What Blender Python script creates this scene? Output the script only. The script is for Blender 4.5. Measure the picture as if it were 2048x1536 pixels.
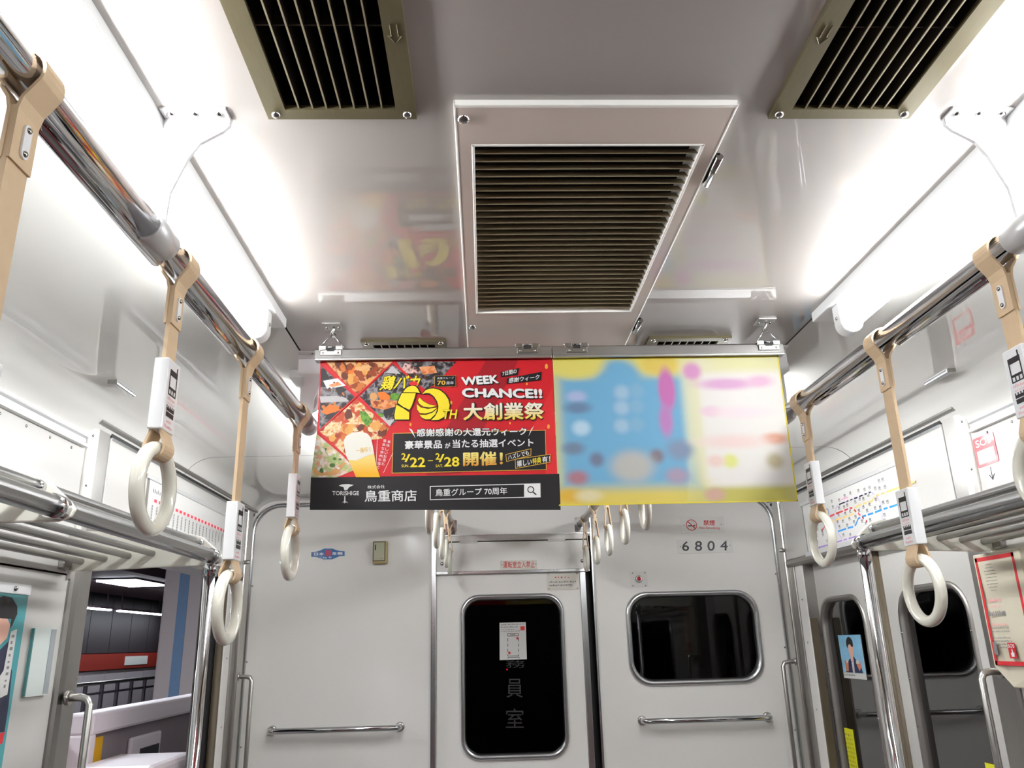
import bpy, bmesh, math, random
from mathutils import Vector, Matrix

for _o in list(bpy.data.objects):
    bpy.data.objects.remove(_o, do_unlink=True)
scene = bpy.context.scene
C = scene.collection
random.seed(7)

# ------------------------------------------------------------------ camera
FPX = 1599.2                      # focal length in pixels of the 2048 px wide frame
PITCH, YAW, ROLL = 0.313223, 0.040633, -0.026404
CAM = Vector((-0.1565, 0.0, 1.55))
_fw = Vector((math.sin(YAW)*math.cos(PITCH), math.cos(YAW)*math.cos(PITCH), math.sin(PITCH)))
_ri = Vector((math.cos(YAW), -math.sin(YAW), 0))
_up = _ri.cross(_fw)
CR = _ri*math.cos(ROLL) + _up*math.sin(ROLL)
CU = -_ri*math.sin(ROLL) + _up*math.cos(ROLL)
cam_data = bpy.data.cameras.new('camera')
cam_data.sensor_width = 36.0
cam_data.lens = 36.0*FPX/2048.0
cam_data.clip_start = 0.02
cam = bpy.data.objects.new('camera', cam_data)
C.objects.link(cam)
cam.matrix_world = Matrix(((CR.x, CU.x, -_fw.x, CAM.x), (CR.y, CU.y, -_fw.y, CAM.y),
                           (CR.z, CU.z, -_fw.z, CAM.z), (0, 0, 0, 1)))
scene.camera = cam

# ------------------------------------------------------------------ world, exposure, lights
world = bpy.data.worlds.new('world')
scene.world = world
world.use_nodes = True
world.node_tree.nodes['Background'].inputs[0].default_value = (0.5, 0.55, 0.7, 1)
world.node_tree.nodes['Background'].inputs[1].default_value = 0.01
scene.view_settings.view_transform = 'Standard'
scene.view_settings.look = 'None'
scene.view_settings.gamma = 1.0
scene.view_settings.use_curve_mapping = False
scene.view_settings.exposure = 0.0
TUBE_POWER = 71.0                 # emission of the fluorescent tubes (built further down)
PLATFORM_LAMP = 38.0

# pixel -> point on a known plane
def ray(px, py):
    return CR*((px-1024)/FPX) + CU*(-(py-768)/FPX) + _fw
def PY(px, py, y):
    d = ray(px, py); return CAM + d*((y-CAM.y)/d.y)
def PX(px, py, x):
    d = ray(px, py); return CAM + d*((x-CAM.x)/d.x)
def PZ(px, py, z):
    d = ray(px, py); return CAM + d*((z-CAM.z)/d.z)

# ------------------------------------------------------------------ materials
def lin(c):
    o = []
    for v in c[:3]:
        v = v/255.0
        o.append(v/12.92 if v <= 0.04045 else ((v+0.055)/1.055)**2.4)
    return (o[0], o[1], o[2], 1.0)
MATS = {}
def mat(name, rgb, rough=0.5, metal=0.0, coat=0.0, coat_rough=0.03, var=0.06, scale=30.0, bump=0.0,
        stretch=None, emit=None, spec=0.5, trans=0.0):
    if name in MATS: return MATS[name]
    m = bpy.data.materials.new(name); m.use_nodes = True
    nt = m.node_tree; b = nt.nodes['Principled BSDF']
    c = lin(rgb)
    b.inputs['Roughness'].default_value = rough
    b.inputs['Metallic'].default_value = metal
    b.inputs['Coat Weight'].default_value = coat
    b.inputs['Coat Roughness'].default_value = coat_rough
    b.inputs['Specular IOR Level'].default_value = spec
    b.inputs['Transmission Weight'].default_value = trans
    tc = nt.nodes.new('ShaderNodeTexCoord')
    mp = nt.nodes.new('ShaderNodeMapping')
    if stretch: mp.inputs['Scale'].default_value = stretch
    nz = nt.nodes.new('ShaderNodeTexNoise')
    nz.inputs['Scale'].default_value = scale; nz.inputs['Detail'].default_value = 4
    rp = nt.nodes.new('ShaderNodeValToRGB')
    rp.color_ramp.elements[0].color = tuple(v*(1-var) for v in c[:3])+(1,)
    rp.color_ramp.elements[1].color = tuple(min(1, v*(1+var)) for v in c[:3])+(1,)
    nt.links.new(tc.outputs['Object'], mp.inputs['Vector'])
    nt.links.new(mp.outputs['Vector'], nz.inputs['Vector'])
    nt.links.new(nz.outputs['Fac'], rp.inputs['Fac'])
    nt.links.new(rp.outputs['Color'], b.inputs['Base Color'])
    if bump:
        bp = nt.nodes.new('ShaderNodeBump'); bp.inputs['Strength'].default_value = bump
        bp.inputs['Distance'].default_value = 0.002
        nt.links.new(nz.outputs['Fac'], bp.inputs['Height'])
        nt.links.new(bp.outputs['Normal'], b.inputs['Normal'])
    if emit:
        b.inputs['Emission Color'].default_value = (emit[0], emit[1], emit[2], 1)
        b.inputs['Emission Strength'].default_value = emit[3]
    MATS[name] = m
    return m
def glass_mat(name, tint, refl=1.0, ior=1.5):
    m = bpy.data.materials.new(name); m.use_nodes = True
    nt = m.node_tree
    for n in list(nt.nodes): nt.nodes.remove(n)
    out = nt.nodes.new('ShaderNodeOutputMaterial')
    mx = nt.nodes.new('ShaderNodeMixShader'); tr = nt.nodes.new('ShaderNodeBsdfTransparent')
    gl = nt.nodes.new('ShaderNodeBsdfGlossy'); fr = nt.nodes.new('ShaderNodeFresnel')
    tr.inputs[0].default_value = tint; gl.inputs[0].default_value = (refl, refl, refl, 1)
    gl.inputs['Roughness'].default_value = 0.02
    fr.inputs['IOR'].default_value = ior
    nt.links.new(fr.outputs[0], mx.inputs[0]); nt.links.new(tr.outputs[0], mx.inputs[1])
    nt.links.new(gl.outputs[0], mx.inputs[2]); nt.links.new(mx.outputs[0], out.inputs[0])
    MATS[name] = m
    return m
mat('ceiling_laminate_lit', (206, 205, 200), 0.5, coat=1.0, coat_rough=0.02, var=0.015, scale=220)  # ceiling laminate made lighter: bounce from the walls put into the colour
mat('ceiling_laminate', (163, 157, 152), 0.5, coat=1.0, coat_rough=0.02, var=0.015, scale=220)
for _n in ('ceiling_laminate', 'ceiling_laminate_lit'):
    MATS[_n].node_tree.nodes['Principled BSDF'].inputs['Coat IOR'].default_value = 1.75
mat('wall_laminate', (190, 188, 184), 0.4, coat=0.35, coat_rough=0.12, var=0.02, scale=260, bump=0.03)
mat('end_laminate', (238, 236, 232), 0.45, coat=0.3, coat_rough=0.15, var=0.02, scale=260, bump=0.03)
mat('panel_paint', (204, 191, 181), 0.4, coat=0.3, coat_rough=0.06, var=0.03, scale=14)
mat('edge_white', (240, 238, 232), 0.4, var=0.02)
mat('seam_dark', (60, 58, 56), 0.8)
mat('stainless', (190, 188, 184), 0.28, 1.0, var=0.05, scale=60, stretch=(8, 8, 0.4))
mat('polished_steel', (192, 191, 190), 0.21, 1.0, var=0.04, scale=30)
mat('stainless_dull', (165, 162, 158), 0.42, 1.0, var=0.06, scale=60, stretch=(8, 8, 0.4))
mat('chrome', (205, 205, 208), 0.07, 1.0, var=0.03, scale=12)
mat('aluminium', (200, 200, 198), 0.34, 1.0, var=0.04, scale=40)
mat('alu_trim', (196, 198, 200), 0.26, 1.0, var=0.04, scale=40)
mat('screw_metal', (180, 180, 178), 0.2, 1.0, var=0.1, scale=200)
mat('vent_bronze', (106, 98, 72), 0.42, 0.55, var=0.1, scale=50, stretch=(6, 0.6, 6))
mat('vent_slat', (160, 150, 124), 0.4, 0.5, var=0.08)
mat('vent_dark', (44, 37, 30), 0.6, 0.1, var=0.1)
mat('silver_paint', (205, 205, 205), 0.35, 0.3, coat=0.3, var=0.02)
mat('louver_brown', (160, 146, 116), 0.5, 0.2, var=0.08, scale=20)
mat('void', (14, 12, 12), 0.9)
mat('lamp_white', (238, 240, 240), 0.4, var=0.01)
mat('plastic_white', (236, 237, 238), 0.35, coat=0.2, var=0.015)
mat('belt_tan', (206, 180, 146), 0.6, var=0.07, scale=90, bump=0.1)
mat('ring_ivory', (232, 230, 216), 0.18, coat=0.6, var=0.015, scale=8)
mat('rivet', (170, 168, 160), 0.25, 1.0)
mat('print_black', (30, 26, 28), 0.5, var=0.05)
mat('print_pink', (236, 170, 170), 0.5, var=0.05)
mat('print_grey', (120, 118, 120), 0.5, var=0.05)
mat('print_red', (206, 44, 52), 0.4, var=0.04)
mat('sign_white', (208, 208, 205), 0.35, coat=0.3, var=0.015)
mat('plate_white', (229, 228, 224), 0.35, coat=0.3, var=0.01)
mat('sign_ivory', (212, 205, 184), 0.45, var=0.02)
mat('rubber_black', (26, 24, 24), 0.6)
mat('rubber_brown', (88, 77, 60), 0.6, var=0.1)
mat('cream_plate', (222, 220, 208), 0.4, var=0.02)
mat('floor_grey', (96, 92, 88), 0.5, var=0.1, scale=15)
glass_mat('pane_cab', (0.35, 0.35, 0.38, 1), 0.6)
glass_mat('pane_door', (0.5, 0.48, 0.5, 1), 1.0, 2.1)

# ------------------------------------------------------------------ mesh builder
class MB:
    def __init__(self): self.v = []; self.f = []; self.s = []
    def add(self, vs, fs, smooth=False):
        b = len(self.v)
        self.v += [tuple(p) for p in vs]
        for f in fs:
            self.f.append(tuple(i+b for i in f)); self.s.append(smooth)
        return self
    def box(self, x0, x1, y0, y1, z0, z1):
        v = [(x, y, z) for z in (z0, z1) for y in (y0, y1) for x in (x0, x1)]
        return self.add(v, [(0, 2, 3, 1), (4, 5, 7, 6), (0, 1, 5, 4), (2, 6, 7, 3), (0, 4, 6, 2), (1, 3, 7, 5)])
    def prism(self, poly, vec, smooth=False):
        n = len(poly); vec = Vector(vec)
        a = [Vector(p) for p in poly]; b = [p+vec for p in a]
        self.add(a+b, [tuple(range(n))[::-1], tuple(range(n, 2*n))])
        b0 = len(self.v)-2*n
        for i in range(n):
            j = (i+1) % n
            self.f.append((b0+i, b0+j, b0+n+j, b0+n+i)); self.s.append(smooth)
        return self
    def poly(self, pts): return self.add(pts, [tuple(range(len(pts)))])
    def tube(self, pts, r, n=14, cap=True, closed=False):
        P = [Vector(p) for p in pts]; m = len(P)
        rs = r if isinstance(r, (list, tuple)) else [r]*m
        T = []
        for i in range(m):
            if closed: t = P[(i+1) % m]-P[i-1]
            else: t = P[min(i+1, m-1)]-P[max(i-1, 0)]
            T.append(t.normalized())
        a = Vector((0, 0, 1)) if abs(T[0].z) < 0.9 else Vector((1, 0, 0))
        u = T[0].cross(a).normalized(); vs = []
        for i in range(m):
            u = (u - T[i]*u.dot(T[i])).normalized(); w = T[i].cross(u)
            for k in range(n):
                an = 2*math.pi*k/n
                vs.append(P[i] + (u*math.cos(an)+w*math.sin(an))*rs[i])
        fs = []
        for i in range(m if closed else m-1):
            j = (i+1) % m
            for k in range(n):
                l = (k+1) % n
                fs.append((i*n+k, i*n+l, j*n+l, j*n+k))
        self.add(vs, fs, True)
        if cap and not closed:
            b = len(self.v)-m*n
            self.f.append(tuple(b+k for k in range(n))[::-1]); self.s.append(False)
            self.f.append(tuple(b+(m-1)*n+k for k in range(n))); self.s.append(False)
        return self
    def cyl(self, p0, p1, r, n=16): return self.tube([p0, p1], r, n)
    def dome(self, c, nrm, r, h, n=12):
        c = Vector(c); nrm = Vector(nrm).normalized()
        a = Vector((0, 0, 1)) if abs(nrm.z) < 0.9 else Vector((1, 0, 0))
        u = nrm.cross(a).normalized(); w = nrm.cross(u)
        vs = []
        prof = [(1, 0), (0.92, 0.5), (0.6, 0.9)]
        for (rr, hh) in prof:
            for k in range(n):
                an = 2*math.pi*k/n
                vs.append(c + (u*math.cos(an)+w*math.sin(an))*r*rr + nrm*h*hh)
        vs.append(c+nrm*h)
        fs = []
        for i in range(2):
            for k in range(n):
                l = (k+1) % n; fs.append((i*n+k, i*n+l, (i+1)*n+l, (i+1)*n+k))
        for k in range(n): fs.append((2*n+k, 2*n+(k+1) % n, 3*n))
        return self.add(vs, fs, True)
    def mesh(self, name):
        me = bpy.data.meshes.new(name)
        me.from_pydata(self.v, [], self.f)
        me.polygons.foreach_set('use_smooth', self.s)
        bm = bmesh.new(); bm.from_mesh(me)
        bmesh.ops.recalc_face_normals(bm, faces=bm.faces)
        bm.to_mesh(me); bm.free()
        return me

def link(name, me, m, parent=None, local=False, bevel=0.0):
    o = bpy.data.objects.new(name, me)
    if m is not None and not me.materials: me.materials.append(MATS[m] if isinstance(m, str) else m)
    C.objects.link(o)
    if parent is not None:
        o.parent = parent
        if not local:
            q = parent; t = Vector((0, 0, 0))
            if 'wloc' in ROOTS.get(parent.name, {}): t = ROOTS[parent.name]['wloc']
            o.matrix_parent_inverse = Matrix.Translation(-t)
    if bevel:
        b = o.modifiers.new('bevel', 'BEVEL'); b.width = bevel; b.segments = 2; b.limit_method = 'ANGLE'
        b.angle_limit = math.radians(40)
    return o
ROOTS = {}
def obj(name, mb, m, parent=None, local=False, bevel=0.0, label=None, cat=None, group=None, kind=None):
    o = link(name, mb.mesh(name), m, parent, local, bevel)
    tag(o, label, cat, group, kind)
    return o
def tag(o, label=None, cat=None, group=None, kind=None):
    if label: o['label'] = label
    if cat: o['category'] = cat
    if group: o['group'] = group
    if kind: o['kind'] = kind
    return o
def thing(name, label, cat, loc=(0, 0, 0), group=None, kind=None):
    o = bpy.data.objects.new(name, None); C.objects.link(o)
    o.empty_display_size = 0.05
    o.location = loc
    ROOTS[o.name] = {'wloc': Vector(loc)}
    return tag(o, label, cat, group, kind)
def copy_tree(o, loc, parent=None, label=None, group=None):
    c = o.copy(); C.objects.link(c)
    if parent is None: c.location = loc
    else: c.parent = parent
    if label: c['label'] = label
    if group: c['group'] = group
    for ch in o.children: copy_tree(ch, None, c)
    return c

# frames: (origin, u, v, n) for working on a plane
class Fr:
    def __init__(s, o, u, v, n): s.o = Vector(o); s.u = Vector(u); s.v = Vector(v); s.n = Vector(n)
    def p(s, a, b, c=0.0): return s.o + s.u*a + s.v*b + s.n*c
def rrect(x0, x1, z0, z1, r, n=6):
    pts = []
    for (cx, cz, a0) in ((x1-r, z1-r, 0), (x0+r, z1-r, 90), (x0+r, z0+r, 180), (x1-r, z0+r, 270)):
        for k in range(n+1):
            a = math.radians(a0+90*k/n); pts.append((cx+r*math.cos(a), cz+r*math.sin(a)))
    return pts
def plate(fr, x0, x1, z0, z1, d0, d1, r=0.0, mb=None):
    mb = mb or MB()
    pts = rrect(x0, x1, z0, z1, r) if r > 0 else [(x0, z0), (x1, z0), (x1, z1), (x0, z1)]
    mb.prism([fr.p(a, b, d0) for a, b in pts], fr.n*(d1-d0), r > 0.02)
    return mb
def ringframe(fr, outer, inner, prof):
    """rounded frame: outer/inner 2D loops with equal counts, prof = [(t, depth)] from outer (0) to inner (1)"""
    mb = MB(); n = len(outer); vs = []
    for (t, d) in prof:
        for k in range(n):
            a = outer[k][0]*(1-t)+inner[k][0]*t; b = outer[k][1]*(1-t)+inner[k][1]*t
            vs.append(fr.p(a, b, d))
    fs = []
    for i in range(len(prof)-1):
        for k in range(n):
            l = (k+1) % n; fs.append((i*n+k, i*n+l, (i+1)*n+l, (i+1)*n+k))
    mb.add(vs, fs, True)
    return mb
def sheet(fr, xs, zs, holes, d, mb=None):
    """flat sheet with rectangular holes, made of quads"""
    mb = mb or MB()
    gx = sorted(set(xs + [h[0] for h in holes] + [h[1] for h in holes]))
    gz = sorted(set(zs + [h[2] for h in holes] + [h[3] for h in holes]))
    for i in range(len(gx)-1):
        for j in range(len(gz)-1):
            cx = (gx[i]+gx[i+1])/2; cz = (gz[j]+gz[j+1])/2
            if cx < xs[0] or cx > xs[-1] or cz < zs[0] or cz > zs[-1]: continue
            if any(h[0] < cx < h[1] and h[2] < cz < h[3] for h in holes): continue
            mb.add([fr.p(gx[i], gz[j], d), fr.p(gx[i+1], gz[j], d), fr.p(gx[i+1], gz[j+1], d), fr.p(gx[i], gz[j+1], d)], [(0, 1, 2, 3)])
    return mb

# lettering: the glyph outlines of a word, mapped on the parallelogram A (lower left), B (lower right), D (upper left)
_TXT = {}
def glyphs(body, bold=0.0, shear=0.0):
    k = (body, bold, shear)
    if k not in _TXT:
        cu = bpy.data.curves.new('t', 'FONT'); cu.body = body; cu.shear = shear
        cu.resolution_u = 3
        o = bpy.data.objects.new('t', cu); C.objects.link(o)
        dg = bpy.context.evaluated_depsgraph_get()
        me = bpy.data.meshes.new_from_object(o.evaluated_get(dg))
        vs = [v.co.copy() for v in me.vertices]; fs = [tuple(p.vertices) for p in me.polygons]
        if bold:      # heavier weight: the outline repeated with small shifts
            n0 = len(vs); v0 = list(vs); f0 = list(fs)
            for j, (dx, dy) in enumerate(((1, 0), (-1, 0), (0, 1), (0, -1))):
                vs += [v+Vector((dx*bold, dy*bold, 0.00004*(j+1))) for v in v0]; fs += [tuple(i+n0*(j+1) for i in f) for f in f0]
        bpy.data.objects.remove(o); bpy.data.curves.remove(cu); bpy.data.meshes.remove(me)
        _TXT[k] = (vs, fs)
    return _TXT[k]
def words(body, A, B, D, m, parent, name='lettering', bold=0.0, shear=0.0, off=(0, 0, 0), keep=False):
    vs, fs = glyphs(body, bold, shear)
    x0 = min(v.x for v in vs); x1 = max(v.x for v in vs); y0 = min(v.y for v in vs); y1 = max(v.y for v in vs)
    A = Vector(A)+Vector(off); u = (Vector(B)+Vector(off)-A); w = (Vector(D)+Vector(off)-A)
    if keep:
        s = min(u.length/(x1-x0), w.length/(y1-y0)); u = u.normalized()*s*(x1-x0); w = w.normalized()*s*(y1-y0)
    nn = u.cross(w).normalized()
    mb = MB().add([A + u*((v.x-x0)/(x1-x0)) + w*((v.y-y0)/max(1e-6, y1-y0)) + nn*v.z for v in vs], fs)
    return obj(name, mb, m, parent)

HC = 2.223      # ceiling height
W = 1.25        # half width between the side walls
D = 3.836       # end wall
FE = Fr((0, D, 0), (1, 0, 0), (0, 0, 1), (0, -1, 0))       # end wall, coordinates (x, z)
FL = Fr((-W, 0, 0), (0, 1, 0), (0, 0, 1), (1, 0, 0))       # left wall, coordinates (y, z)
FRW = Fr((W, 0, 0), (0, 1, 0), (0, 0, 1), (-1, 0, 0))      # right wall, coordinates (y, z)
def E2(px, py, y=D): p = PY(px, py, y); return p.x, p.z
Y0 = -3.0       # rear end of the built part of the car
# ================================================================== the setting
FCE = Fr((0, 0, HC), (1, 0, 0), (0, 1, 0), (0, 0, -1))     # ceiling, coordinates (x, y), depth = downwards
VENTS = [(-0.4325, -0.237, 0.30, 0.908), (0.237, 0.4325, 0.30, 0.908), (-0.4325, -0.237, 1.731, 2.335), (0.237, 0.4325, 1.731, 2.335)]
VIN = 0.026
RET = (-0.1875, 0.1875, 0.8755, 2.62)
ceil = thing('ceiling', 'pale glossy laminate ceiling of the train car', 'ceiling', (0, 0, HC), kind='structure')
holes = [(a+VIN-0.006, b-VIN+0.006, c+0.02-0.006, d-0.02+0.006) for a, b, c, d in VENTS]
holes += [(-0.165, 0.165, 0.96, 1.566), (-0.165, 0.165, 1.768, 2.36)]
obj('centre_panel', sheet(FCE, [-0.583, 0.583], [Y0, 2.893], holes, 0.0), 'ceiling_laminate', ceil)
def cove(s, y0, y1, x_in):
    mb = MB(); pr = [(x_in, HC), (1.13, HC)]
    for k in range(1, 9):
        a = math.radians(90*k/8); pr.append((1.13+0.12*math.sin(a), HC-0.12+0.12*math.cos(a)))
    vs = [(s*x, y, z) for (x, z) in pr for y in (y0, y1)]
    fs = [(2*i, 2*i+1, 2*i+3, 2*i+2) for i in range(len(pr)-1)]
    mb.add(vs, fs, True)
    return mb
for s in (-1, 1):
    obj('side_panel', cove(s, Y0, 2.893, 0.587), 'ceiling_laminate_lit', ceil)
mb = MB(); pr = [(-1.25, HC-0.12)]
for k in range(0, 9):
    a = math.radians(90-90*k/8); pr.append((-1.13-0.12*math.sin(a), HC-0.12+0.12*math.cos(a)))
pr = pr[1:] + [(-x, z) for x, z in pr[1:]][::-1]
vs = [(x, y, z) for (x, z) in pr for y in (2.897, D)]
mb.add(vs, [(2*i, 2*i+1, 2*i+3, 2*i+2) for i in range(len(pr)-1)], True)
obj('end_panel', mb, 'ceiling_laminate_lit', ceil)
obj('panel_backing', sheet(FCE, [-1.2, 1.2], [Y0, D], holes, -0.004), 'seam_dark', ceil)

def wall_with_rhole(fr, x0, x1, z0, z1, h, r, d, thick):
    """wall rectangle with one rounded hole (h = x0,x1,z0,z1), plus the inner rim"""
    mb = sheet(fr, [x0, x1], [z0, z1], [h], d)
    inner = rrect(h[0], h[1], h[2], h[3], r, 6); n = len(inner)
    cor = [(h[1], h[3]), (h[0], h[3]), (h[0], h[2]), (h[1], h[2])]
    for q in range(4):
        for k in range(6):
            a, b = inner[q*7+k], inner[q*7+k+1]
            mb.add([fr.p(*cor[q], d), fr.p(*a, d), fr.p(*b, d)], [(0, 1, 2)])
    for k in range(n):
        l = (k+1) % n
        mb.add([fr.p(*inner[k], d), fr.p(*inner[l], d), fr.p(*inner[l], d-thick), fr.p(*inner[k], d-thick)], [(0, 1, 2, 3)])
    return mb
def wframe(fr, o, i, ro, ri, base):
    return ringframe(fr, rrect(*o, ro), rrect(*i, ri), [(0, base), (0.06, base+0.010), (0.35, base+0.016), (0.75, base+0.012), (1.0, base-0.004), (1.0, base-0.02)])
obj('floor', MB().box(-W-0.12, W+0.12, Y0, D+1.3, -0.05, 0.0), 'floor_grey', label='grey floor of the train car', cat='floor', kind='structure')
DY0, DY1, DZ = 2.302, 3.56, 1.848
for nm, fr, lab in (('wall_left', FL, 'white side wall panel beside the open door'), ('wall_right', FRW, 'white side wall panel beside the closed door')):
    wl = thing(nm, lab, 'wall', (fr.o.x, 1, 0), kind='structure')
    obj('upper_panel', sheet(fr, [Y0, 2.20], [1.752, 2.105], [], 0.003), 'wall_laminate', wl)
    WH = (-1.35, 1.45, 0.78, 1.68)  # unseen side window, added as a dark pane to cut bounced light
    obj('lower_panel', wall_with_rhole(fr, Y0, 2.20, 0.0, 1.748, WH, 0.1, 0.0, 0.05), 'wall_laminate', wl)
    obj('added_window_glass', plate(fr, -1.35, 1.45, 0.78, 1.68, -0.045, -0.04), 'pane_door', wl)
    obj('window_frame', wframe(fr, (-1.38, 1.48, 0.75, 1.71), (-1.34, 1.44, 0.79, 1.67), 0.13, 0.1, 0.0), 'alu_trim', wl)
    obj('door_surround', sheet(fr, [2.195, D], [0.0, 2.11], [(DY0, DY1, 0.0, DZ)], -0.002), 'wall_laminate', wl)
    mb = MB()
    sg = -1 if nm == 'wall_left' else 1
    x0, x1 = sorted((sg*W, sg*(W+0.11)))
    mb.box(x0, x1, DY0-0.02, DY0, 0, DZ); mb.box(x0, x1, DY1, DY1+0.02, 0, DZ); mb.box(x0, x1, DY0-0.02, DY1+0.02, DZ, DZ+0.03)
    obj('door_reveal', mb, 'stainless_dull', wl)
    mb = MB().box(*sorted((sg*(W+0.11), sg*(W+0.12))), Y0, DY0-0.02, 0, 2.25)
    mb.box(*sorted((sg*(W+0.11), sg*(W+0.12))), DY1+0.02, D+1.3, 0, 2.25)
    mb.box(*sorted((sg*(W+0.11), sg*(W+0.12))), DY0-0.02, DY1+0.02, DZ+0.03, 2.25)
    obj('outer_skin', mb, 'stainless_dull', wl)
obj('wall_back', MB().box(-W, W, Y0-0.02, Y0, 0, HC), 'void', label='added dark wall closing the built part of the car behind the viewer', cat='wall', kind='structure')  # unseen closing wall, added and kept dark for window reflections and less bounce
obj('roof', MB().box(-W-0.12, W+0.12, Y0, D+1.3, HC+0.17, HC+0.2), 'void', label='dark roof shell above the ceiling', cat='roof', kind='structure')

# ---- end wall with openings for the cab door window and the side window
jl0, _ = E2(863, 1074); jl1, _ = E2(873, 1074); jr1, _ = E2(1183.5, 1074)
gx0, gz = E2(1171, 1145); gx1, _ = E2(1178, 1145); lx1, _ = E2(1160, 1160)
hz0 = E2(1020, 1143)[1]; hz1 = E2(1020, 1083)[1]; hz2 = E2(1020, 1070)[1]
dw = (E2(921, 1350)[0], E2(1134, 1350)[0], E2(1024, 1520)[1], E2(1024, 1187)[1])
dwi = (E2(931.5, 1350)[0], E2(1124, 1350)[0], E2(1024, 1507)[1], E2(1024, 1200)[1])
rw = (E2(1254, 1280)[0], E2(1523, 1280)[0], E2(1390, 1370)[1], E2(1390, 1181)[1])
rwi = (E2(1266, 1280)[0], E2(1511, 1280)[0], E2(1390, 1357)[1], E2(1390, 1193)[1])
we = thing('wall_end', 'white laminate end wall with the cab door', 'wall', (0, D, 0), kind='structure')
obj('left_panel', sheet(FE, [-W, jl0+0.002], [0, HC], [], 0.0), 'end_laminate', we)
obj('right_panel', wall_with_rhole(FE, jr1-0.002, W, 0, HC, (rwi[0]-.008, rwi[1]+.008, rwi[2]-.008, rwi[3]+.008), 0.085, 0.0, 0.03), 'end_laminate', we)
obj('over_door_panel', sheet(FE, [jl0, jr1], [hz2-0.01, HC], [], 0.0), 'end_laminate', we)
# dark driver's cab behind the wall
cabm = MB(); cabm.box(-W, W, D+1.2, D+1.25, 0, HC); cabm.box(-W-.02, -W, D+.05, D+1.2, 0, HC); cabm.box(W, W+.02, D+.05, D+1.2, 0, HC)
cabm.box(-W, W, D+.05, D+1.2, HC, HC+.02)
obj('wall_cab', cabm, 'void', label='dark inside of the driver cab behind the glass', cat='wall', kind='structure')

# rounded aluminium trim framing the end wall
tr = thing('trim_1', 'rounded aluminium trim framing the end wall', 'trim', (0, D, 0), kind='structure')
path = [(-1.238, 0.02), (-1.238, 2.07)]
for k in range(1, 9):
    a = math.radians(90*k/8); path.append((-1.238+0.13*(1-math.cos(a)), 2.07+0.13*math.sin(a)))
path = path + [(-x, z) for x, z in path][::-1]
obj('trim_bead', MB().tube([FE.p(a, b, 0.004) for a, b in path], 0.011, 10), 'alu_trim', tr)
mb = MB()
for z in (0.75, 1.15, 1.5, 1.83):
    for s in (-1, 1): mb.dome(FE.p(s*1.222, z, 0.008), (0, -1, 0), 0.004, 0.003)
obj('trim_screws', mb, 'screw_metal', tr)

# ---- cab door
door = thing('door_1', 'white cab door with a dark rounded window', 'door', (0, D, 0), kind='structure')
dl0, dl1 = jl1+0.001, lx1
leaf = wall_with_rhole(FE, dl0, dl1, 0.01, hz0-0.004, (dwi[0]-.006, dwi[1]+.006, dwi[2]-.006, dwi[3]+.006), 0.07, -0.012, 0.02)
obj('door_leaf', leaf, 'end_laminate', door)
obj('window_frame', wframe(FE, dw, dwi, 0.085, 0.068, -0.012), 'alu_trim', door)
obj('glass', plate(FE, dwi[0]-.004, dwi[1]+.004, dwi[2]-.004, dwi[3]+.004, -0.026, -0.024, 0.068), 'pane_cab', door)
obj('edge_strip', plate(FE, dl1+.001, gx0, 0.01, hz0-0.004, -0.014, -0.004), 'alu_trim', door, bevel=0.002)
obj('gap_shadow', plate(FE, gx0, gx1+0.012, 0.0, hz0-0.002, -0.06, -0.05), 'rubber_black', door)
obj('lintel_panel', plate(FE, jl1, gx0+0.02, hz0, hz1, -0.01, 0.006), 'end_laminate', door, bevel=0.002)
obj('lintel_bar', plate(FE, jl1, gx0+0.02, hz1+0.003, hz2, -0.01, 0.012), 'stainless_dull', door, bevel=0.002)
obj('lintel_lip', plate(FE, jl1, gx0+0.02, hz0-0.008, hz0+0.006, -0.004, 0.009), 'alu_trim', door, bevel=0.002)
mb = MB()
a0, b0 = E2(884, 1128); a1, b1 = E2(1164, 1122)
mb.dome(FE.p(a0, b0, 0.006), (0, -1, 0), 0.009, 0.006); mb.dome(FE.p(a1, b1, 0.006), (0, -1, 0), 0.009, 0.006)
obj('lintel_screws', mb, 'screw_metal', door)
for x0, x1 in ((E2(919, 1080)[0], E2(955, 1080)[0]), (E2(1095, 1080)[0], E2(1130, 1080)[0])):
    obj('hinge', plate(FE, x0, x1, hz1-0.004, hz1+0.004, 0.005, 0.013), 'stainless_dull', door)
tr = thing('trim_2', 'aluminium jambs on both sides of the cab door', 'trim', (0, D, 0), kind='structure')
obj('jamb', plate(FE, jl0, jl1, 0, HC-0.002, -0.02, 0.012), 'alu_trim', tr, bevel=0.003)
obj('jamb', plate(FE, gx1+0.012, jr1, 0, HC-0.002, -0.02, 0.012), 'alu_trim', tr, bevel=0.003)
obj('jamb_head', plate(FE, jl0, jr1, hz2, hz2+0.004, -0.01, 0.004), 'alu_trim', tr)

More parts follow.
